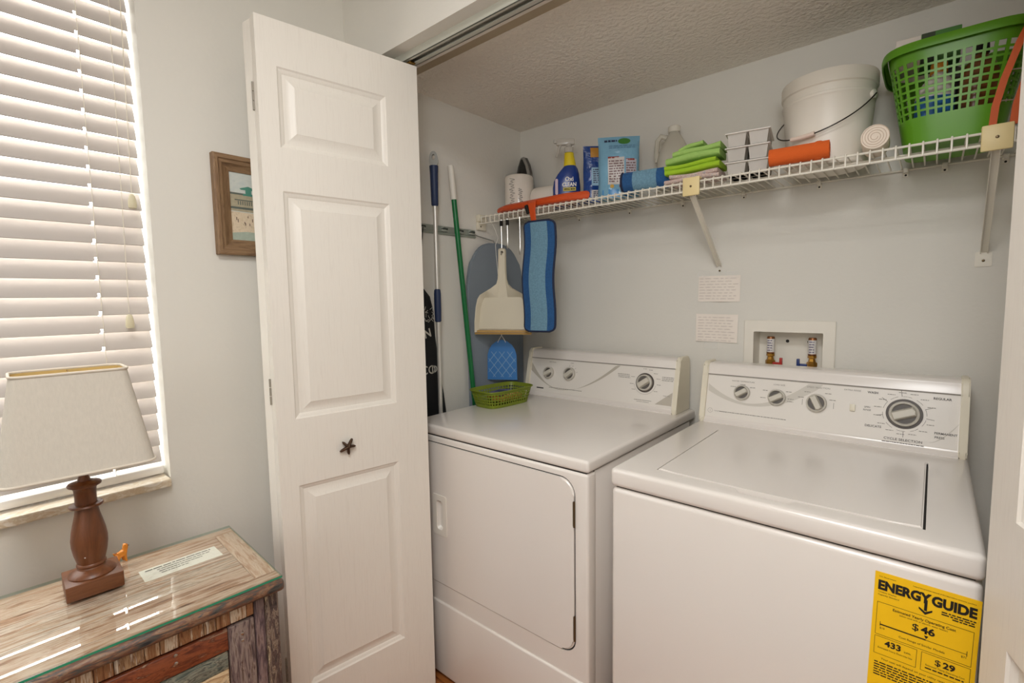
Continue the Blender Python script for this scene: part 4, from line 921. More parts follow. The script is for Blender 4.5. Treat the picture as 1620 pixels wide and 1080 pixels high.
# stand-up pouches
def pouch(root, w, h, t, m, prints, lean=0):
    nx, nz = 14, 22
    def S(u, v, side, off=0):   # u -1..1, v 0..1
        e = max(0, 1-abs(u)**3.2); th = t*.5*e**.8*(1-v**1.6)**.9*(1+.06*sin(v*17+u*5)+.05*sin(u*9)); x = u*w/2*(1-.03*sin(pi*v)+.01*sin(v*14))
        return Vector((x, side*(th+.0008+off)+lean*v*h+.004*sin(v*5+u), v*h))
    def sheet(side, flip):
        V = [[S(-1+2*i/nx, j/nz, side) for i in range(nx+1)] for j in range(nz+1)]
        return V
    bm = BM(); A = [[bm.verts.new(p) for p in r] for r in sheet(-1, 0)]; B = [[bm.verts.new(p) for p in r] for r in sheet(1, 0)]
    for j in range(nz):
        for i in range(nx): bm.faces.new((A[j][i], A[j][i+1], A[j+1][i+1], A[j+1][i])); bm.faces.new((B[j][i+1], B[j][i], B[j+1][i], B[j+1][i+1]))
        bm.faces.new((A[j][0], A[j+1][0], B[j+1][0], B[j][0])); bm.faces.new((A[j][nx], B[j][nx], B[j+1][nx], A[j+1][nx]))
    for i in range(nx): bm.faces.new((A[0][i+1], A[0][i], B[0][i], B[0][i+1])); bm.faces.new((A[nz][i], A[nz][i+1], B[nz][i+1], B[nz][i]))
    finish('bag', bm, m, root, angle=70)
    for (name, u0, v0, u1, v1, mm, lines) in prints:
        b = BM(); k, l = 5, 5
        if lines == 'oval':
            c = b.verts.new(S((u0+u1)/2, (v0+v1)/2, -1, .0008)); q = [b.verts.new(S((u0+u1)/2+(u1-u0)/2*cos(a*pi/8), (v0+v1)/2+(v1-v0)/2*sin(a*pi/8), -1, .0008)) for a in range(16)]
            for i in range(16): b.faces.new((c, q[i], q[(i+1) % 16]))
        elif lines:
            Rr = random.Random(int(v0*1000)+lines)
            for i in range(lines):
                vv = v0+(v1-v0)*(i+.5)/lines; hh = (v1-v0)/lines*.27; u = u0
                while u < u1:
                    du = min(Rr.uniform(.06, .25), u1-u); b.faces.new([b.verts.new(S(*p, -1, .0014)) for p in ((u, vv-hh), (u+du, vv-hh), (u+du, vv+hh), (u, vv+hh))]); u += du+.04
        else:
            V = [[b.verts.new(S(u0+(u1-u0)*i/k, v0+(v1-v0)*j/l, -1, .0008)) for i in range(k+1)] for j in range(l+1)]
            for j in range(l):
                for i in range(k): b.faces.new((V[j][i], V[j][i+1], V[j+1][i+1], V[j+1][i]))
        o = finish(name, b, mm, root, recalc=False)
        if lines and lines != 'oval': o['kind'] = 'stuff'
m_wp = mat('white_label', 'c9c3c0', .35); m_blk = mat('print_dark_blue', '26304f', .4); m_redp = mat('print_red', '8c3a34', .4)
p1 = thing('detergent_pouch', 'dark blue foil pouch with an orange square, right of the spray bottle', 'pouch', (.598, -.022, TZ), radians(42))
pouch(p1, .118, .212, .045, mat('pouch_navy', '1d3f80', .25, var=.3, vscale=20, bump=.9, bscale=28, bdist=.006), [('orange_square', -.55, .80, .0, .97, mat('print_orange', 'b9812c', .4), 0), ('label_panel', -.5, .30, .7, .62, mat('print_pale_blue', '8fb2c8', .35), 0), ('label_panel', -.5, .05, .7, .22, m_wp, 0), ('fine_print', -.4, .08, .6, .20, m_blk, 4), ('fine_print', -.4, .34, .6, .60, m_blk, 7)])
p2 = thing('detergent_pouch', 'pale blue laundry pouch with white text panels and a green logo', 'pouch', (.688, -.030, TZ), radians(33))
pouch(p2, .150, .225, .075, mat('pouch_sky', '79a9c4', .2, var=.22, vscale=16, bump=.9, bscale=26, bdist=.006), [('label_panel', -.55, .22, .25, .66, m_wp, 0), ('label_panel', .32, .24, .85, .62, mat('white_label_lilac', 'b9b4bc', .35), 0), ('warning_bar', -.55, .645, .0, .675, m_redp, 0), ('warning_bar', .32, .60, .75, .63, m_redp, 0), ('green_logo', -.05, .87, .55, .97, mat('print_green', '3f7d33', .4), 'oval'), ('fine_print', -.5, .25, .22, .62, mat('print_grey_red', '7a5f60', .5), 9), ('fine_print', .34, .26, .8, .58, mat('print_grey_red', '7a5f60', .5), 8), ('fine_print', -.7, .90, -.1, .96, m_blk, 1), ('fine_print', -.5, .80, .8, .86, mat('print_steel_blue', '5c86a4', .4), 2), ('blue_foot', -.8, .02, .9, .14, mat('print_mid_blue', '3f86bd', .3), 0), ('warning_mark', -.45, .16, -.25, .22, mat('print_amber', 'c49a3a', .4), 'oval'), ('warning_mark', .0, .16, .2, .22, m_redp, 'oval')])
# rolled blue pad
rb = thing('rolled_mop_pad', 'rolled up blue mop pad lying on the shelf beside the green cloths', 'mop pad', (.832, -.086, TZ), radians(8))
def spiral(r, t, n=40, turns=1.9): return [((r-t*2.2*(k/n)*turns*.5)*cos(2*pi*turns*k/n+2.2), (r-t*2.2*(k/n)*turns*.5)*sin(2*pi*turns*k/n+2.2)) for k in range(n+1)]
def roll_sheet(name, parent, r, th, x0, x1, m, zc, n=48, turns=1.9, w=0):
    b = BM(); s = spiral(r, th, n, turns); s2 = spiral(r-th, th, n, turns)
    A = [[b.verts.new((x, y+.003*sin(x*40)*0, zc+z)) for y, z in s] for x in (x0, x1)]; B = [[b.verts.new((x, y, zc+z)) for y, z in s2] for x in (x0, x1)]
    for k in range(n):
        b.faces.new((A[0][k], A[1][k], A[1][k+1], A[0][k+1])); b.faces.new((B[0][k+1], B[1][k+1], B[1][k], B[0][k]))
        for e in (0, 1): b.faces.new((A[e][k], A[e][k+1], B[e][k+1], B[e][k]))
    b.faces.new((A[0][0], A[1][0], B[1][0], B[0][0])); b.faces.new((A[0][n], B[0][n], B[1][n], A[1][n]))
    return finish(name, b, m, parent, angle=50)
roll_sheet('border', rb, .0375, .007, -.084, -.046, m_b1, .0377); roll_sheet('border', rb, .0375, .007, .036, .084, m_b1, .0377); roll_sheet('centre_stripe', rb, .0382, .008, -.046, .036, m_b2, .0377)
for x in (-.085, .085):
    b = BM(); tube(b, [(x, y, .0377+z) for y, z in spiral(.0365, .007, 48)], .0045, 7); finish('piping', b, m_navy, rb)
# gallon jug
jg = thing('plastic_jug', 'translucent white plastic jug with cap behind the rolled blue pad', 'jug', (.850, .085, TZ), radians(25))
m_jug = glassy('milky_plastic', 'e9e6dd', rough=.25, ior=1.4, haze=.45, hazecol='ece8de')
bm = BM(); lathe2(bm, [(.054, .050, 0, 0), (.060, .055, .008, 0), (.061, .056, .10, 0), (.060, .055, .135, 0), (.052, .048, .165, 0), (.036, .034, .198, 0), (.022, .022, .222, 0), (.018, .018, .230, 0), (.018, .018, .238, 0)], 36); finish('body', bm, m_jug, jg)
bm = BM(); lathe(bm, [(.020, .232), (.0215, .234), (.0215, .251), (.019, .254)], 28); finish('cap', bm, mat('white_cap', 'dfd9cd', .5), jg)
bm = BM(); tube(bm, [(-.024, 0, .214), (-.045, 0, .222), (-.058, 0, .205), (-.061, 0, .17), (-.058, 0, .13)], [.010, .010, .010, .009, .009], 10); finish('handle', bm, m_jug, jg)

# folded cloths
def folded(name, label, c, w, d, layers, m, rz, seed, grp=None, fold=True, taper=0):
    t = thing(name, label, 'cloth', c, rz, grp); Rr = random.Random(seed)
    z = 0
    for li, (th, dx, dw) in enumerate(layers):
        b = BM(); n = 16; k = 10; ph = Rr.uniform(0, 6)
        prof = [(-.5, .5)] 
        def P(i, a):   # cross-section ring: rounded fold towards -y
            u = -.5+i/n; ww = w+dw; zz = z+.0025*sin(u*5+ph)+taper*u*(.4+z/.08)
            r = th/2*(1+.08*sin(u*8+ph)); ca, sa = cos(a), sin(a)
            y = -d/2+.006*sin(u*11+ph*2)+r*(1-ca) if ca > 0 else d/2-r*(1+ca)*.5
            return Vector((dx+u*ww, (-d/2+r-r*ca) if ca > 0 else (d/2-r-r*ca), zz+th/2+r*sa))
        rings = [[b.verts.new(P(i, 2*pi*q/k+.001)) for q in range(k)] for i in range(n+1)]
        for A, B in zip(rings, rings[1:]):
            for q in range(k): b.faces.new((A[q], A[(q+1) % k], B[(q+1) % k], B[q]))
        b.faces.new(rings[0][::-1]); b.faces.new(rings[-1])
        finish('fold', b, m, t, angle=60); z += th*.93
    return t, z
m_pg = mat('pale_green_terry', '9fc56a', .95, bump=1, bscale=420, var=.08, vscale=60); m_lime = mat('lime_terry', '9fc62c', .95, bump=1, bscale=420, var=.1, vscale=50)
m_pr = wood('printed_cotton', ['d8cabb', 'd9cdbf', 'b08c8c', 'd5c7b8', '8f8898', 'dccfc0'], (60, 60, 60), .9, .2, 2, .3, .7)
t, z = folded('folded_cloth', 'white printed cloth folded flat at the bottom of the green stack', (.992, -.085, TZ+.003), .168, .100, [(.013, 0, 0), (.012, .006, -.02)], m_pr, radians(4), 1, 'folded cloths in the stack', taper=.0)
t2, z2 = folded('folded_cloth', 'bright lime cloth folded in the middle of the stack', (.990, -.084, TZ+z+.008), .168, .102, [(.017, .002, 0), (.013, -.004, -.01)], m_lime, radians(5), 2, 'folded cloths in the stack', taper=.006)
t3, z3 = folded('folded_cloth', 'pale green cloth folded on top of the stack', (.992, -.083, TZ+z+z2+.015), .164, .100, [(.022, .0, 0), (.017, .012, -.02), (.012, -.004, -.09)], m_pg, radians(6), 3, 'folded cloths in the stack', taper=.020)

# stacked ice cube trays
m_ice = mat('ice_tray_white', 'e9e4dd', .35)
def tray(label, c, rz):
    t = thing('ice_tray', label, 'ice tray', c, rz, 'stacked ice cube trays')
    b = BM(); w, d, h = .122, .152, .0365
    for sx in (-1, 1):
        for j in range(3):
            cx = sx*.0295; cy = -d/2+.029+j*.0475
            top = [(cx-.026, cy-.0215), (cx+.026, cy-.0215), (cx+.026, cy+.0215), (cx-.026, cy+.0215)]; bot = [(cx+(x-cx)*.84, cy+(y-cy)*.84) for x, y in top]
            T = [b.verts.new((x, y, h)) for x, y in top]; B = [b.verts.new((x, y, 0)) for x, y in bot]; b.faces.new(B)
            for i in range(4): b.faces.new((T[i], T[(i+1) % 4], B[(i+1) % 4], B[i]))
    bmesh.ops.solidify(b, geom=b.faces[:], thickness=.0012)
    finish('cup_row', b, m_ice, t, angle=30)
    b = BM()
    for (x0, y0, x1, y1) in ((-w/2, -d/2, w/2, -d/2+.010), (-w/2, d/2-.010, w/2, d/2), (-w/2, -d/2+.010, -w/2+.008, d/2-.010), (w/2-.008, -d/2+.010, w/2, d/2-.010)): box2(b, (x0, y0, h-.0005), (x1, y1, h+.0025), .0008, 1)
    box2(b, (-.003, -d/2+.01, h), (.003, d/2-.01, h+.002)); finish('rim', b, m_ice, t)
    return t
tray('lowest of three stacked white ice cube trays', (1.143, -.036, TZ), radians(8)); tray('middle one of three stacked white ice cube trays', (1.142, -.035, TZ+.043), radians(8)); tray('top one of three stacked white ice cube trays', (1.141, -.034, TZ+.086), radians(9))
# orange cloth roll
oc = thing('orange_cloth', 'rolled bright orange cloth lying on the shelf in front of the white bucket', 'cloth', (1.292, -.124, TZ), radians(4))
roll_sheet('rolled_cloth', oc, .0255, .006, -.072, .072, m_or2, .0257, 40, 1.8)
b = BM(); bmesh.ops.create_uvsphere(b, u_segments=16, v_segments=10, radius=1); 
for v in b.verts: v.co = Vector((.046+v.co.x*.024, v.co.y*.021, .026+v.co.z*.026))
finish('bunched_end', b, m_or2, oc)

# bucket
bk = thing('white_bucket', 'large white plastic bucket with wire bail handle on the shelf', 'bucket', (1.335, .020, TZ), radians(0))
m_bk = mat('bucket_white', 'e4ded2', .4)
bm = BM(); rb_, rt_, hb = .100, .115, .246
pr_ = [(rb_-.012, .002), (rb_-.004, 0), (rb_, .004), (rb_+.0075, .12), (rb_+.008, .1215), (rb_+.0125, .175), (rt_+.0015, .182), (rt_+.0015, .188), (rt_-.001, .190), (rt_+.0, .208), (rt_+.004, .211), (rt_+.004, hb-.004), (rt_+.002, hb), (rt_-.002, hb), (rt_-.003, hb-.004), (rb_-.003, .006), (.01, .005)]
lathe(bm, pr_, 56); finish('body', bm, m_bk, bk, angle=28)
ea = radians(-20)
for s in (1, -1):
    b = BM(); c = Vector((s*cos(ea)*(rt_+.004), s*sin(ea)*(rt_+.004), .175)); lathe(b, [(.011, -.006), (.011, .002), (.007, .004)], 16, Matrix.Translation(c) @ Matrix.Rotation(ea+(0 if s > 0 else pi), 4, 'Z') @ Matrix.Rotation(pi/2, 4, 'Y')); finish('ear', b, m_bk, bk)
bm = BM(); pts = []; A_ = Vector((cos(ea)*(rt_+.009), sin(ea)*(rt_+.009), .175)); B_ = -Vector((A_.x, A_.y, 0)); B_.z = .175
for i in range(25):
    a = pi*i/24; dn = Vector((sin(ea), -cos(ea), -.80)).normalized()
    pts.append((A_+B_)/2+(A_-B_)/2*cos(a)+dn*(.158*sin(a)**.8 if sin(a) > 0 else 0))
tube(bm, pts, .0018, 8); bail = finish('bail_handle', bm, mat('dark_wire', '37322d', .4, .7), bk)
bm = BM(); tube(bm, pts[10:15], .0062, 10); finish('grip', bm, mat('pink_white_grip', 'e0cdbf', .5), bail)
# small paper roll seen on end
pr2 = thing('paper_roll', 'small rolled white paper with its spiral end towards the room, right of bucket', 'paper roll', (1.460, -.092, TZ), radians(3))
Rm = Matrix.Rotation(radians(-90), 4, 'Z')
b = BM(); s = [((.0290-.0235*k/150)*cos(2*pi*4*k/150), (.0290-.0235*k/150)*sin(2*pi*4*k/150)) for k in range(151)]
lathe(b, [(.0050, -.052), (.029, -.052), (.030, -.050), (.030, .05), (.029, .052), (.005, .052)], 40, Matrix.Translation((0, 0, .0303)) @ Matrix.Rotation(pi/2, 4, 'X')); finish('roll', b, mat('paper_roll_white', 'e6d9c9', .85), pr2)
b = BM(); tube(b, [(x, -.0525, .0303+z) for x, z in s], .0006, 4); finish('spiral_edge', b, mat('paper_edge', 'cdb8a6', .9), pr2)

# laundry basket: a lattice with real holes
def lattice(hx0, hy0, hx1, hy1, h, rad, segs, levels, hole_lv, th, bump=None, power=1, floor_=True):
    """segs: list of (n holes on the side); alternating rib/hole columns round a rounded rectangle, tapering from bottom (hx0,hy0) to top (hx1,hy1)"""
    bm = BM(); cols = []   # perimeter parameters with hole flag of the strip that starts there
    def per(hx, hy, r, t):  # t in 0..4 : side index + fraction; corners handled by superellipse
        a = t*pi/2; c, s = cos(a), sin(a); n = 4.6
        k = (abs(c)**n+abs(s)**n)**(-1/n); return hx*k*c, hy*k*s
    N = segs; ts = []
    for i in range(N): ts += [(4*i/N, True), (4*(i+.66)/N, False)]
    zs = levels; V = []
    for z in zs:
        f = (z/h)**power; hx = hx0+(hx1-hx0)*f; hy = hy0+(hy1-hy0)*f
        V.append([bm.verts.new((*per(hx, hy, rad, t), z+(bump(t, z) if bump else 0))) for t, _ in ts])
    n = len(ts)
    for j in range(len(zs)-1):
        for i in range(n):
            if ts[i][1] and hole_lv(j): continue
            bm.faces.new((V[j][i], V[j][(i+1) % n], V[j+1][(i+1) % n], V[j+1][i]))
    if floor_: bm.faces.new(V[0][::-1])
    bmesh.ops.recalc_face_normals(bm, faces=bm.faces)
    bmesh.ops.solidify(bm, geom=bm.faces[:], thickness=th)
    return bm, per
m_lg = mat('basket_green', '68a824', .35, trans=.25)
lb = thing('laundry_basket', 'bright green plastic laundry basket full of cleaning supplies on the shelf', 'laundry basket', (1.607, .002, TZ), radians(0))
lv = [0, .006, .066]
for i in range(8): lv += [.066+.0165*i+.0115, .066+.0165*(i+1)]
lv = lv + [.212, .232]
holes = set(range(2, 2+16, 2))
def bmp(t, z): return .030*max(0, 1-abs(t-.66)/.30)**.5*max(0, (z-.19)/.042) if z > .19 else 0
bm, per = lattice(.092, .105, .131, .143, .232, .03, 48, lv, lambda j: j in holes, .0028, bmp)
finish('body', bm, m_lg, lb, angle=40)
bm = BM(); pts = []
for i in range(81):
    t = 4*i/80; x, y = per(.1345, .1465, .03, t); pts.append((x, y, .228+bmp(t, .232)))
A = []
prof = [(0, .006), (.008, .004), (.010, -.004), (.009, -.016), (.006, -.016), (.005, -.004), (-.003, .001)]
L = len(pts)-1
for i in range(L):
    p = Vector(pts[i]); d = (Vector(pts[(i+1) % L])-Vector(pts[i-1])).normalized(); o = Vector((d.y, -d.x, 0)).normalized()
    A.append([bm.verts.new(p+o*a+Vector((0, 0, b))) for a, b in prof])
for i in range(L):
    for k in range(len(prof)): bm.faces.new((A[i][k], A[(i+1) % L][k], A[(i+1) % L][(k+1) % len(prof)], A[i][(k+1) % len(prof)]))
finish('rim', bm, m_lg, lb, angle=40)
BZ = TZ+.0035
ct = thing('carton', 'green and white carton poking out of the laundry basket', 'carton', (1.552, .012, TZ+.2125), radians(4))
b = BM(); box2(b, (-.0150, -.032, 0), (.062, .032, .082), .001, 1); finish('box', b, mat('carton_green', '3f7a2a', .5), ct)
b = BM(); box2(b, (-.066, -.032, .0), (-.0150, .032, .080), .001, 1); finish('white_end', b, mat('carton_white', 'e3dad0', .55), ct)
b = BM(); M_ = plane_M((-.012, -.0324, .040), (1, 0, 0), (0, 0, 1)); box(b, (-.001, -.0322, .041), (.026, .0008, .080)); finish('dark_band', b, mat('carton_dark', '2c3a1e', .5), ct, smooth=False)
b = BM(); text(b, 'ED', .020, plane_M((.005, -.0328, .036), (1, 0, 0), (0, 0, 1)), 0, 0, 'LEFT', .0005, rot=radians(90)); finish('lettering', b, mat('white_print', 'eeeae4', .5), ct, smooth=False, recalc=False)
wb = thing('bleach_bottle', 'white bottle with blue label and orange cap inside the green basket', 'bottle', (1.572, -.050, BZ), radians(25))
b = BM(); lathe2(b, [(.036, .026, 0, 0), (.038, .028, .006, 0), (.038, .028, .13, 0), (.028, .022, .155, .004), (.014, .014, .17, .006), (.014, .014, .178, .006)]); finish('body', b, mat('bottle_white', 'dcd6cc', .35), wb)
b = BM(); lathe2(b, [(.0386, .0286, .035, 0), (.0386, .0286, .115, 0)], 32); finish('label_band', b, mat('label_blue', '2f6fb0', .4, var=.3, vscale=60), wb)
b = BM(); lathe(b, [(.017, .174), (.0175, .176), (.016, .198), (.013, .201)], 20, Matrix.Translation((.006, 0, 0))); finish('cap', b, mat('cap_orange', 'e0902a', .4), wb)
bb2 = thing('brown_bottle', 'brown cleaner bottle inside the right side of the green basket', 'bottle', (1.652, -.048, BZ), radians(30))
b = BM(); lathe2(b, [(.034, .028, 0, 0), (.036, .030, .006, 0), (.036, .030, .15, 0), (.026, .024, .175, 0), (.013, .013, .19, 0), (.013, .013, .20, 0)]); finish('body', b, mat('bottle_brown', '7a4a22', .3), bb2)
b = BM(); lathe(b, [(.015, .196), (.0155, .198), (.0145, .218), (.012, .22)], 20); finish('cap', b, mat('black_cap', '1e1d1d', .5), bb2)
db = thing('dark_can', 'dark grey spray can standing at the back of the green basket', 'spray can', (1.600, .050, BZ))
b = BM(); lathe(b, [(.026, 0), (.027, .003), (.027, .17), (.024, .182)], 28); finish('body', b, mat('can_dark', '33302c', .35, .4), db)
b = BM(); lathe(b, [(.022, .182), (.022, .205), (.018, .210)], 24); finish('cap', b, mat('can_cap', '6d6a62', .5), db)

# orange plastic rack at the right end
rk = thing('orange_rack', 'orange plastic rack with slanting bars at the right end of the shelf', 'rack', (1.735, -.06, TZ))
m_rk = mat('rack_orange', 'c0500c', .5, spec=.3)
def bar(pts, w, t, name, m, parent):
    b = BM(); A = []
    for i, p in enumerate(pts):
        p = Vector(p); d = (Vector(pts[min(i+1, len(pts)-1)])-Vector(pts[max(i-1, 0)])).normalized(); n_ = Vector((0, 1, 0)); s_ = d.cross(n_).normalized()
        A.append([b.verts.new(p+s_*a+n_*c) for a, c in ((-w/2, -t/2), (w/2, -t/2), (w/2, t/2), (-w/2, t/2))])
    for a, c in zip(A, A[1:]):
        for i in range(4): b.faces.new((a[i], a[(i+1) % 4], c[(i+1) % 4], c[i]))
    b.faces.new(A[0]); b.faces.new(A[-1][::-1]); return finish(name, b, m, parent, world=True, angle=40)
RY = -.1535
p1_ = [(1.674, RY, TZ+.001), (1.677, RY, TZ+.045), (1.688, RY, TZ+.10), (1.708, RY, TZ+.17), (1.735, RY, TZ+.24), (1.765, RY, TZ+.29)]
bar(p1_, .013, .006, 'side_bar', m_rk, rk); bar([(x+.033, y, TZ+(z-TZ)*.92 if z > TZ+.002 else z) for x, y, z in p1_], .013, .006, 'side_bar', m_rk, rk); bar([(x+.058, y, TZ+(z-TZ)*.9 if z > TZ+.002 else z) for x, y, z in p1_], .013, .006, 'side_bar', m_rk, rk)
for f in (.24, .45, .62, .8):
    i = f*5; k = int(i); q = Vector(p1_[k]).lerp(Vector(p1_[k+1]), i-k); b = BM(); tube(b, [q, q+Vector((.033, 0, -.004)), q+Vector((.06, 0, -.008))], .0014, 6); finish('rod', b, m_steel if f < .5 else m_rk, rk, world=True)

# ------------------------------------------------------------------ left wall of the closet: tool rail, mop, broom, bag, ironing board
m_rail = mat('tool_rail_metal', 'a3aaa0', .4, .5)
tr2 = thing('tool_rail', 'grey green metal tool holder rail with clips on the closet side wall', 'tool rail', (XL, -.32, 1.60))
bm = BM(); prism(bm, [(XL+.0004, 1.604), (XL+.004, 1.604), (XL+.010, 1.607), (XL+.010, 1.612), (XL+.0045, 1.614), (XL+.0045, 1.638), (XL+.0004, 1.638)], -.50, -.168, 'y'); finish('rail', bm, m_rail, tr2, smooth=False, world=True)
for y in (-.463, -.350, -.262, -.195):
    bm = BM(); box2(bm, (XL+.0045, y-.015, 1.616), (XL+.017, y+.015, 1.634), .002, 2); cl = finish('clip', bm, mat('clip_grey', 'b4b9b0', .4, .3), tr2, world=True)
    bm = BM(); tube(bm, [(XL+.011, y-.014, 1.625), (XL+.022, y-.008, 1.627), (XL+.024, y+.004, 1.626), (XL+.012, y+.014, 1.624)], .0035, 8); finish('roller', bm, mat('clip_rubber', '3f4640', .7), cl, world=True)
# mop with a steel pole and a blue grip
MX, MY = .122, -.432
mo = thing('mop', 'mop with silver pole, navy grip and grey hanging loop, nearest the door', 'mop', (MX, MY, 0))
bm = BM(); tube(bm, [(MX, MY, .05), (MX, MY, 1.72)], .0085, 16); finish('pole', bm, mat('brushed_pole', 'd9d6cf', .35, .5), mo, world=True)
m_bg = mat('navy_grip', '1f2f52', .5)
bm = BM(); lathe(bm, [(.0105, 1.700), (.0135, 1.705), (.0145, 1.76), (.0155, 1.82), (.017, 1.85)], 20, Matrix.Translation((MX, MY, 0))); finish('grip', bm, m_bg, mo, world=True)
bm = BM(); lathe(bm, [(.0085, 1.255), (.0125, 1.258), (.0135, 1.30), (.0135, 1.365), (.012, 1.380), (.0085, 1.383)], 20, Matrix.Translation((MX, MY, 0))); finish('locking_sleeve', bm, m_bg, mo, world=True)
Mg = plane_M((MX, MY, 1.872), (.72, .70, 0), (0, 0, 1))
bm = BM(); O = [(.0165*cos(a)*(1 if sin(a) > 0 else 1.05), .032*sin(a)) for a in [2*pi*i/28 for i in range(28)]]; I_ = [(.006*cos(a), .010+.010*sin(a)) for a in [2*pi*i/28 for i in range(28)]]
for zz in (-.006, .006): pass
vo = [[bm.verts.new(Mg @ Vector((x, y, z))) for x, y in O] for z in (-.007, .007)]; vi = [[bm.verts.new(Mg @ Vector((x, y, z))) for x, y in I_] for z in (-.007, .007)]
for i in range(28):
    j = (i+1) % 28
    bm.faces.new((vo[0][i], vo[0][j], vo[1][j], vo[1][i])); bm.faces.new((vi[0][j], vi[0][i], vi[1][i], vi[1][j])); bm.faces.new((vo[1][i], vo[1][j], vi[1][j], vi[1][i])); bm.faces.new((vo[0][j], vo[0][i], vi[0][i], vi[0][j]))
finish('hanging_loop', bm, mat('loop_grey', '9a9a94', .5), mo, world=True)
bm = BM(); lathe(bm, [(.05, 0), (.058, .01), (.05, .05), (.02, .09), (.01, .10)], 24, Matrix.Translation((MX+.003, MY, .002))); finish('mop_yarn', bm, mat('mop_yarn', 'c9c4b8', .9, bump=1, bscale=120), mo, world=True)
# broom
b0 = Vector((.128, -.352, 1.866)); b1 = Vector((.128, -.160, .10)); bd = (b1-b0).normalized()
br = thing('broom', 'broom with green pole and white upper grip leaning across the tool rail', 'broom', (.128, -.16, 0))
bm = BM(); tube(bm, [b0+bd*.12, b1], .0105, 16); finish('pole', bm, mat('green_pole', '0f6b38', .35), br, world=True)
bm = BM(); tube(bm, [b0, b0+bd*.004, b0+bd*.125, b0+bd*.130], [.0105, .0122, .0122, .011], 16); finish('grip', bm, mat('white_grip', 'e2ddd2', .5), br, world=True)
bm = BM(); box(bm, (.128, -.158, .09), (.035, .13, .04), .006, 2); finish('head', bm, mat('green_pole', '0f6b38', .35), br, world=True)
bm = BM(); prism(bm, [(-.22, .002), (-.096, .002), (-.105, .071), (-.211, .071)], .112, .144, 'x'); finish('bristles', bm, mat('bristle', '2a4a34', .9, bump=1, bscale=300), br, world=True)
# black printed bag
bg = thing('garment_bag', 'black fabric bag with white lettering hanging behind the mop', 'bag', (.085, -.46, .25))
out_ = [(-.60, .10), (-.372, .10), (-.358, .60), (-.366, .86), (-.380, .96), (-.402, 1.08), (-.418, 1.20), (-.424, 1.30), (-.440, 1.355), (-.470, 1.385), (-.52, 1.392), (-.57, 1.37), (-.60, 1.25)]
bm = BM(); lo = [bm.verts.new((XL+.004, y, z)) for y, z in out_]; cy_ = -.50
mi = [bm.verts.new((.088, cy_+(y-cy_)*.97, z)) for y, z in out_]; hi = [bm.verts.new((.100, cy_+(y-cy_)*.80, .7+(z-.7)*.96)) for y, z in out_]
for A, B in ((lo, mi), (mi, hi)):
    for i in range(len(A)): bm.faces.new((A[i], A[(i+1) % len(A)], B[(i+1) % len(A)], B[i]))
bm.faces.new(lo[::-1]); bm.faces.new(hi); finish('body', bm, mat('black_fabric', '151518', .8, bump=.6, bscale=300, var=.3, vscale=15), bg, world=True, angle=60)
bm = BM(); tube(bm, [(.085, -.500, 1.376), (.090, -.49, 1.45), (.092, -.478, 1.55), (.0905, -.468, 1.6215)], .002, 6); finish('hanging_cord', bm, m_black, bg, world=True)
BGM = plane_M((.1012, -.477, 1.0), (0, 1, 0), (0, 0, 1)); bm = BM(); R = random.Random(8)
text(bm, 'IN', .046, BGM, -.018, .190, 'LEFT', .0012, 1, rot=radians(14)); text(bm, 'CO', .048, BGM, -.030, .052, 'LEFT', .0003, 1.0); text(bm, 'D', .040, BGM, .022, .055, 'LEFT', .0005)
for i in range(26):
    x = R.uniform(-.03, .040); y = R.uniform(.255, .315); a = R.uniform(0, 3.1); ribbon(bm, [(x-.008*cos(a), y-.008*sin(a)), (x+.008*cos(a), y+.008*sin(a))], .002, BGM)
pb = finish('lettering', bm, mat('bag_print', 'c9c6bd', .7), bg, smooth=False, world=True, recalc=False)
# ironing board
ib = thing('ironing_board', 'grey tabletop ironing board hanging on the closet side wall behind the dustpan', 'ironing board', (.09, -.06, .9))
bo = [(-.235, .35), (.120, .35), (.122, 1.40)] + [(-.055+.178*cos(a)*(abs(cos(a))**-.25 if abs(cos(a)) > .02 else 1)*.98, 1.41+.180*sin(a)) for a in [pi*i/18 for i in range(1, 18)]] + [(-.238, 1.40)]
bm = BM(); prism(bm, bo, .078, .098, 'x'); bmesh.ops.bevel(bm, geom=[e for e in bm.edges if abs(e.verts[0].co.x-e.verts[1].co.x) < 1e-5], offset=.006, segments=3, affect='EDGES'); finish('padded_top', bm, mat('grey_cotton', '7f8891', .9, bump=.4, bscale=500, var=.05, vscale=8), ib, world=True)
bm = BM(); tube(bm, [(.074, -.20, .40), (.074, -.20, 1.3), (.074, .08, 1.3), (.074, .08, .40)], .004, 8); finish('frame_tube', bm, m_steel, ib, world=True)
bm = BM(); tube(bm, [(.088, -.06, 1.585), (.088, -.065, 1.600), (.0865, -.10, 1.604), (.084, -.16, 1.613), (.079, -.175, 1.618)], .002, 6); finish('hanging_hook', bm, m_steel, ib, world=True)

# ------------------------------------------------------------------ things hanging under the shelf's left end
HZ0 = SZ-.034
def hook(name, label, x, y, z1, grp, black=True):
    t = thing(name, label, 'hook', (x, y, z1), 0, grp)
    b = BM(); tube(b, [(x, SF+.005, HZ0+.004), (x, SF-.002, HZ0+.0062), (x, SF-.0085, HZ0+.001), (x, SF-.009, HZ0-.012), (x+.002, SF-.010, z1+.05), (x+.003, SF-.012, z1+.012), (x+.006, SF-.017, z1+.001), (x+.010, SF-.024, z1+.002), (x+.012, SF-.028, z1+.014)], .0018, 7); finish('wire', b, m_steel, t, world=True)
    if black:
        b = BM(); box(b, (x, SF-.0085, HZ0-.014), (.011, .012, .022), .002, 2); finish('rubber_sleeve', b, m_black, t, world=True)
    return t
hook('wire_hook', 'steel hook with black sleeve, holding the dustpan under the shelf edge', .219, 0, 1.523, 'wire hooks under the shelf edge')
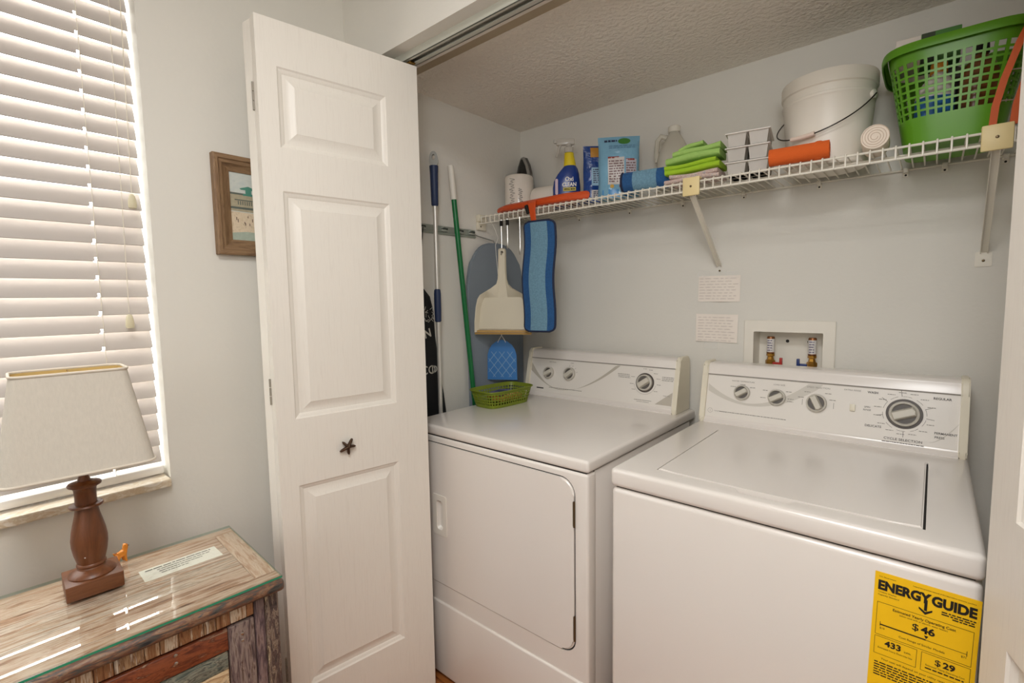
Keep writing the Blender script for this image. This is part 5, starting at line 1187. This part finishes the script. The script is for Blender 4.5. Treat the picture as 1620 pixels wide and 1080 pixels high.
hook('wire_hook', 'empty steel hook with black sleeve, just right of the dustpan hook', .252, 0, 1.545, 'wire hooks under the shelf edge')
hook('wire_hook', 'bare steel hook without sleeve beside the blue mop pad', .318, 0, 1.518, 'wire hooks under the shelf edge', False)
# dustpan
DM = plane_M((.229, SF-.021, 1.198), (cos(radians(24)), sin(radians(24)), 0), (0, .04, 1))
dp = thing('dustpan', 'cream plastic dustpan hanging by its handle below the shelf', 'dustpan', (.227, -.172, 1.19))
m_dp = mat('cream_dustpan', 'e6ddc8', .35, trans=.15)
half = [(.0, .352), (.012, .350), (.0150, .344), (.0150, .30), (.0160, .26), (.018, .225), (.026, .205), (.044, .188), (.075, .172), (.098, .160), (.110, .142), (.118, .11), (.127, .05), (.130, .018), (.131, .004)]
half = [(x*(.93 if x > .02 else 1), y) for x, y in half]
outer = [(x, y) for x, y in half] + [(-x, y) for x, y in half[::-1]]
bm = BM()
def dz(x, y): return 0.0
rimf = [bm.verts.new(DM @ Vector((x, y, .030*min(1, max(.35, (y+.06)/.14)) if y < .2 else .012))) for x, y in outer]
rimb = [bm.verts.new(DM @ Vector((x*.985, y if y > .2 else y*.985+.003, -.004))) for x, y in outer]
inn = []
for x, y in outer:
    k = 1 if y > .215 else .88; yy = y-.010 if 0.13 < y < .215 else y
    inn.append((x*k if y < .215 else x*.72, yy))
inf = [bm.verts.new(DM @ Vector((x, y, .030*min(1, max(.35, (y+.06)/.14))-.0015 if y < .2 else .012))) for x, y in [(a*.965, b) for a, b in outer]]
flo = [bm.verts.new(DM @ Vector((x, min(y, .150) if y < .215 else y-.002, .001 if y < .215 else .006))) for x, y in inn]
n = len(outer)
for A, B in ((rimb, rimf), (rimf, inf), (inf, flo)):
    for i in range(n): bm.faces.new((A[i], A[(i+1) % n], B[(i+1) % n], B[i]))
h_ = len(half)
for i in range(h_-1): bm.faces.new((flo[i], flo[i+1], flo[n-2-i], flo[n-1-i])); bm.faces.new((rimb[i+1], rimb[i], rimb[n-1-i], rimb[n-2-i]))
pan = finish('pan', bm, m_dp, dp, world=True, angle=40)
bm = BM(); box(bm, DM @ Vector((0, .004, .004)), (.248, .018, .008), .002, 2, rot=DM.to_3x3()); 
finish('rubber_lip', bm, mat('tan_lip', 'b48f52', .7), dp, world=True)
bm = BM(); box(bm, DM @ Vector((0, .020, .0045)), (.21, .006, .005), .0015, 2, rot=DM.to_3x3()); finish('ridge', bm, m_dp, dp, world=True)
bm = BM(); lathe(bm, [(.0048, .0), (.0048, .0135)], 14, DM @ Matrix.Translation((0, .336, 0))); finish('hang_hole', bm, mat('hole_dark', '5a5346', .8), dp, world=True)
# fly swatter
fs = thing('fly_swatter', 'blue plastic fly swatter with white wire handle hanging behind the dustpan', 'fly swatter', (.15, -.10, 1.0))
FM = plane_M((.157, -.100, 1.175), (cos(radians(30)), sin(radians(30)), 0), (0, 0, 1))
m_fs = mat('swatter_blue', '3f80c4', .45, trans=.15)
o_ = [(.022, -.018), (.045, -.035), (.058, -.055), (.065, -.08), (.067, -.19), (-.067, -.19), (-.065, -.08), (-.058, -.055), (-.045, -.035), (-.022, -.018), (0, -.012)]
bm = BM(); prism(bm, o_, -.0012, .0012, 'z', FM); finish('paddle', bm, m_fs, fs, smooth=False, world=True)
bm = BM()
for k in range(-3, 5):
    for s in (1, -1):
        pts = [(x, -.125+s*(x-k*.036)*1.25) for x in [-.06+.006*i for i in range(21)]]; pts = [p for p in pts if -.185 < p[1] < -.062]
        if len(pts) > 1: ribbon(bm, pts, .0022, FM, .0016)
finish('lattice_ribs', bm, mat('swatter_pale', '86aecf', .5), fs, smooth=False, world=True, recalc=False)['kind'] = 'stuff'
bm = BM()
for s in (1, -1): tube(bm, [FM @ Vector(p) for p in ((s*.018, -.024, .003), (s*.012, -.012, .003), (s*.001, .006, .003+.001*s), (-s*.008, .022, .003), (-s*.005, .036, .003), (0, .044, .003), (-.006, .20, -.002), (-.018, .345, -.004), (-.022, .40, -.006), (-.010, .428, -.010))], .0013, 6)
tube(bm, [FM @ Vector((-.010, .428, -.010)), (.147, -.120, 1.640), (.149, SF+.004, 1.671), (.149, SF-.001, 1.6725)], .0013, 6)
finish('wire_handle', bm, mat('white_coated_wire', 'e8e4dc', .4), fs, world=True)

# ------------------------------------------------------------------ small basket on the dryer
sb = thing('small_basket', 'small olive green plastic basket with round holes on top of the dryer', 'basket', (.264, -.224, dzt+.0006), radians(-4))
m_ol = mat('basket_olive', '86962a', .4, trans=.25)
hz = .066; lv = [0, .005, .012]
for i in range(4): lv += [.012+.0115*i+.0075, .012+.0115*(i+1)]
lv += [hz]
# solved from the photograph's corner pixels: long side 0.205, short side 0.125
bm, per = lattice(.061, .108, .076, .126, hz, .02, 60, lv, lambda j: j in {2, 4, 6, 8}, .0016)
finish('body', bm, m_ol, sb, angle=40)
bm = BM(); pts = [(*per(.0785, .1285, 0, 4*i/64), hz) for i in range(65)]; tube(bm, pts, .0028, 7, False); finish('rim', bm, m_ol, sb)
for nm, lab, c, s, rz, m in (('orange_packet', 'flat orange packet lying in the small olive basket', (.285, -.215, .030), (.05, .12, .022), -6, mat('packet_orange', 'c98a3c', .4, var=.3, vscale=60)),
                      ('purple_packet', 'purple and black packet on top in the small olive basket', (.268, -.235, .0485), (.06, .10, .010), 12, mat('packet_purple', '6c5a8a', .35, var=.6, vscale=40)),
                      ('red_packet', 'dark red packet at the back of the small olive basket', (.232, -.205, .030), (.034, .11, .022), -4, mat('packet_red', '8c4030', .4, var=.4, vscale=50))):
    t = thing(nm, lab, 'packet', (c[0], c[1], dzt+c[2]), radians(rz)); b = BM(); box(b, (0, 0, 0), s, .003, 2); finish('wrapper', b, m, t)
    b = BM(); box(b, (0, 0, s[2]/2), (s[0]*.7, s[1]*.35, .0012), .0003, 1); finish('label_panel', b, mat('packet_label_%s' % nm, {'o': 'd8b27a', 'p': '2a2430', 'r': 'b0785c'}[nm[0]], .4), t)

# ------------------------------------------------------------------ note on the wall, water outlet box
nt_ = thing('taped_note', 'handwritten two-part note in a clear sleeve pinned to the closet back wall', 'note', (.99, YB-.001, 1.17))
NM = plane_M((.914, YB-.0016, 1.168), (1, 0, -.012), (0, 0, 1))
m_note = mat('note_paper', 'efe6dc', .8)
def nwave(x, y): return .0018*sin(x*55+y*20)
def sheet(name, x0, y0, x1, y1, m, z, parent, nx=8, ny=8):
    b = BM(); V = [[b.verts.new(NM @ Vector((x0+(x1-x0)*i/nx, y0+(y1-y0)*j/ny, z+nwave(x0+(x1-x0)*i/nx, y0+(y1-y0)*j/ny)+.002))) for i in range(nx+1)] for j in range(ny+1)]
    for j in range(ny):
        for i in range(nx): b.faces.new((V[j][i], V[j][i+1], V[j+1][i+1], V[j+1][i]))
    return finish(name, b, m, parent, world=True)
pa = sheet('paper', .002, .004, .150, .106, m_note, 0, nt_); pb_ = sheet('paper', .006, .152, .154, .246, m_note, 0, nt_)
m_hand = mat('handwriting', '9a8b88', .7); R = random.Random(21)
for par, y0, rows in ((pa, .094, 9), (pb_, .236, 8)):
    b = BM()
    for i in range(rows):
        x = .010; y = y0-i*.0105
        while x < .140:
            w = R.uniform(.008, .024)
            if x+w > .146: break
            pts = [(x+w*k/9, y+.0022*sin(k*2.3+x*400)*R.uniform(.5, 1)) for k in range(10)]
            A = [[b.verts.new(NM @ Vector((p[0], p[1]+o, .0026+nwave(*p)))) for o in (.0005, -.0005)] for p in pts]
            for s, e in zip(A, A[1:]): b.faces.new((s[0], s[1], e[1], e[0]))
            x += w+.006
    finish('handwriting', b, m_hand, par, smooth=False, world=True, recalc=False)['kind'] = 'stuff'
sheet('clear_sleeve', -.002, -.002, .160, .268, glassy('sleeve_film', 'ffffff', rough=.12, ior=1.06), .0014, nt_)
sheet('tape_strip', .034, -.022, .082, .006, glassy('tape_film', 'ffffff', rough=.2, ior=1.15, haze=.12, hazecol='ffffff'), .0008, nt_, 4, 3)
sheet('tape_strip', .004, .240, .046, .266, glassy('tape_film', 'ffffff', rough=.2, ior=1.15, haze=.12, hazecol='ffffff'), .0024, nt_, 4, 3); sheet('tape_strip', .104, .236, .148, .262, glassy('tape_film', 'ffffff', rough=.2, ior=1.15, haze=.12, hazecol='ffffff'), .0024, nt_, 4, 3)

ob = thing('water_outlet_box', 'white recessed washer outlet box with two valves on the closet wall', 'outlet box', (1.224, YB, 1.05))
m_ob = mat('outlet_plastic', 'e8e3d8', .4)
fx0, fx1, fz0, fz1 = 1.087, 1.361, 1.035, 1.2535
for lo_, hi_ in (((fx0, fz0), (OX0+.010, fz1)), ((OX1-.010, fz0), (fx1, fz1)), ((OX0+.010, OZ1-.010), (OX1-.010, fz1)), ((OX0+.010, fz0), (OX1-.010, OZ0+.010))):
    pass
b = BM(); poly = rrect(fx1-fx0, fz1-fz0, .004, 3, (fx0+fx1)/2, (fz0+fz1)/2); inn_ = rrect(OX1-OX0-.014, OZ1-OZ0-.012, .003, 3, (OX0+OX1)/2, (OZ0+OZ1)/2)
L4 = [[b.verts.new((x, y, z)) for x, z in p] for p, y in ((poly, YB-.0004), (poly, YB-.006), ([(x*.985+.015*(fx0+fx1)/2, z*.985+.015*(fz0+fz1)/2) for x, z in poly], YB-.008), (inn_, YB-.008), (inn_, YB+.075))]
for A, B in zip(L4, L4[1:]):
    for i in range(len(A)): b.faces.new((A[i], A[(i+1) % len(A)], B[(i+1) % len(A)], B[i]))
b.faces.new(L4[-1]); finish('face_plate', b, m_ob, ob, world=True, angle=30)
m_gold = mat('brass', 'b98a3e', .3, .9)
for vx, hc, hm, s in ((1.166, 'b02a22', 'handle_red', 1), (1.292, '2a3f7a', 'handle_blue', -1)):
    b = BM(); VM = Matrix.Translation((vx, YB+.030, 0)); z = 1.098
    lathe(b, [(.015, z), (.016, z+.004), (.016, z+.014), (.011, z+.018), (.009, z+.028), (.013, z+.030), (.013, z+.038), (.0105, z+.040)], 6, VM)
    v = finish('water_valve', b, m_gold, ob, world=True, angle=25)
    b = BM(); lathe(b, [(.0125, z+.040), (.0125, z+.094), (.0105, z+.098)], 20, VM); finish('arrestor', b, mat('copper_cap', '8a5a38', .4, .6), v, world=True)
    b = BM(); lathe(b, [(.0128, z+.044), (.0128, z+.090)], 20, VM, close=False); finish('label_sleeve', b, mat('valve_label', 'dedad6', .5), v, world=True)
    b = BM(); vm = plane_M((vx, YB+.0165, z+.045), (1, 0, 0), (0, 0, 1)); R = random.Random(int(vx*1000))
    for i in range(5): dashes(b, vm, -.0075, .004+.0085*i, .015, .003, rng=R)
    finish('fine_print', b, mat('label_violet', '6a6480', .5), v, smooth=False, world=True, recalc=False)['kind'] = 'stuff'
    b = BM(); box(b, (vx+s*.026, YB+.014, z+.006), (.030, .008, .010), .002, 2); box(b, (vx+s*.037, YB+.012, z+.014), (.009, .010, .026), .002, 2); finish(hm[:6], b, mat(hm, hc, .4), v, world=True)
    b = BM(); tube(b, [(vx, YB+.030, z+.002), (vx, YB+.030, OZ0+.008)], .010, 14); finish('stem', b, m_gold, v, world=True)
for x in (1.209, 1.275):
    b = BM(); lathe(b, [(.0055, 0), (.0045, .002), (.002, .003)], 14, Matrix.Translation((x, YB+.0745, 1.178)) @ Matrix.Rotation(pi/2, 4, 'X')); finish('screw', b, m_black, ob, world=True)
# every flat print is past picking apart piece by piece
for o in bpy.data.objects:
    n = o.name.split('.')[0]
    if n in ('fine_print', 'lettering', 'label_print', 'swoosh_print', 'maker_emblem', 'print'): o['kind'] = 'stuff'
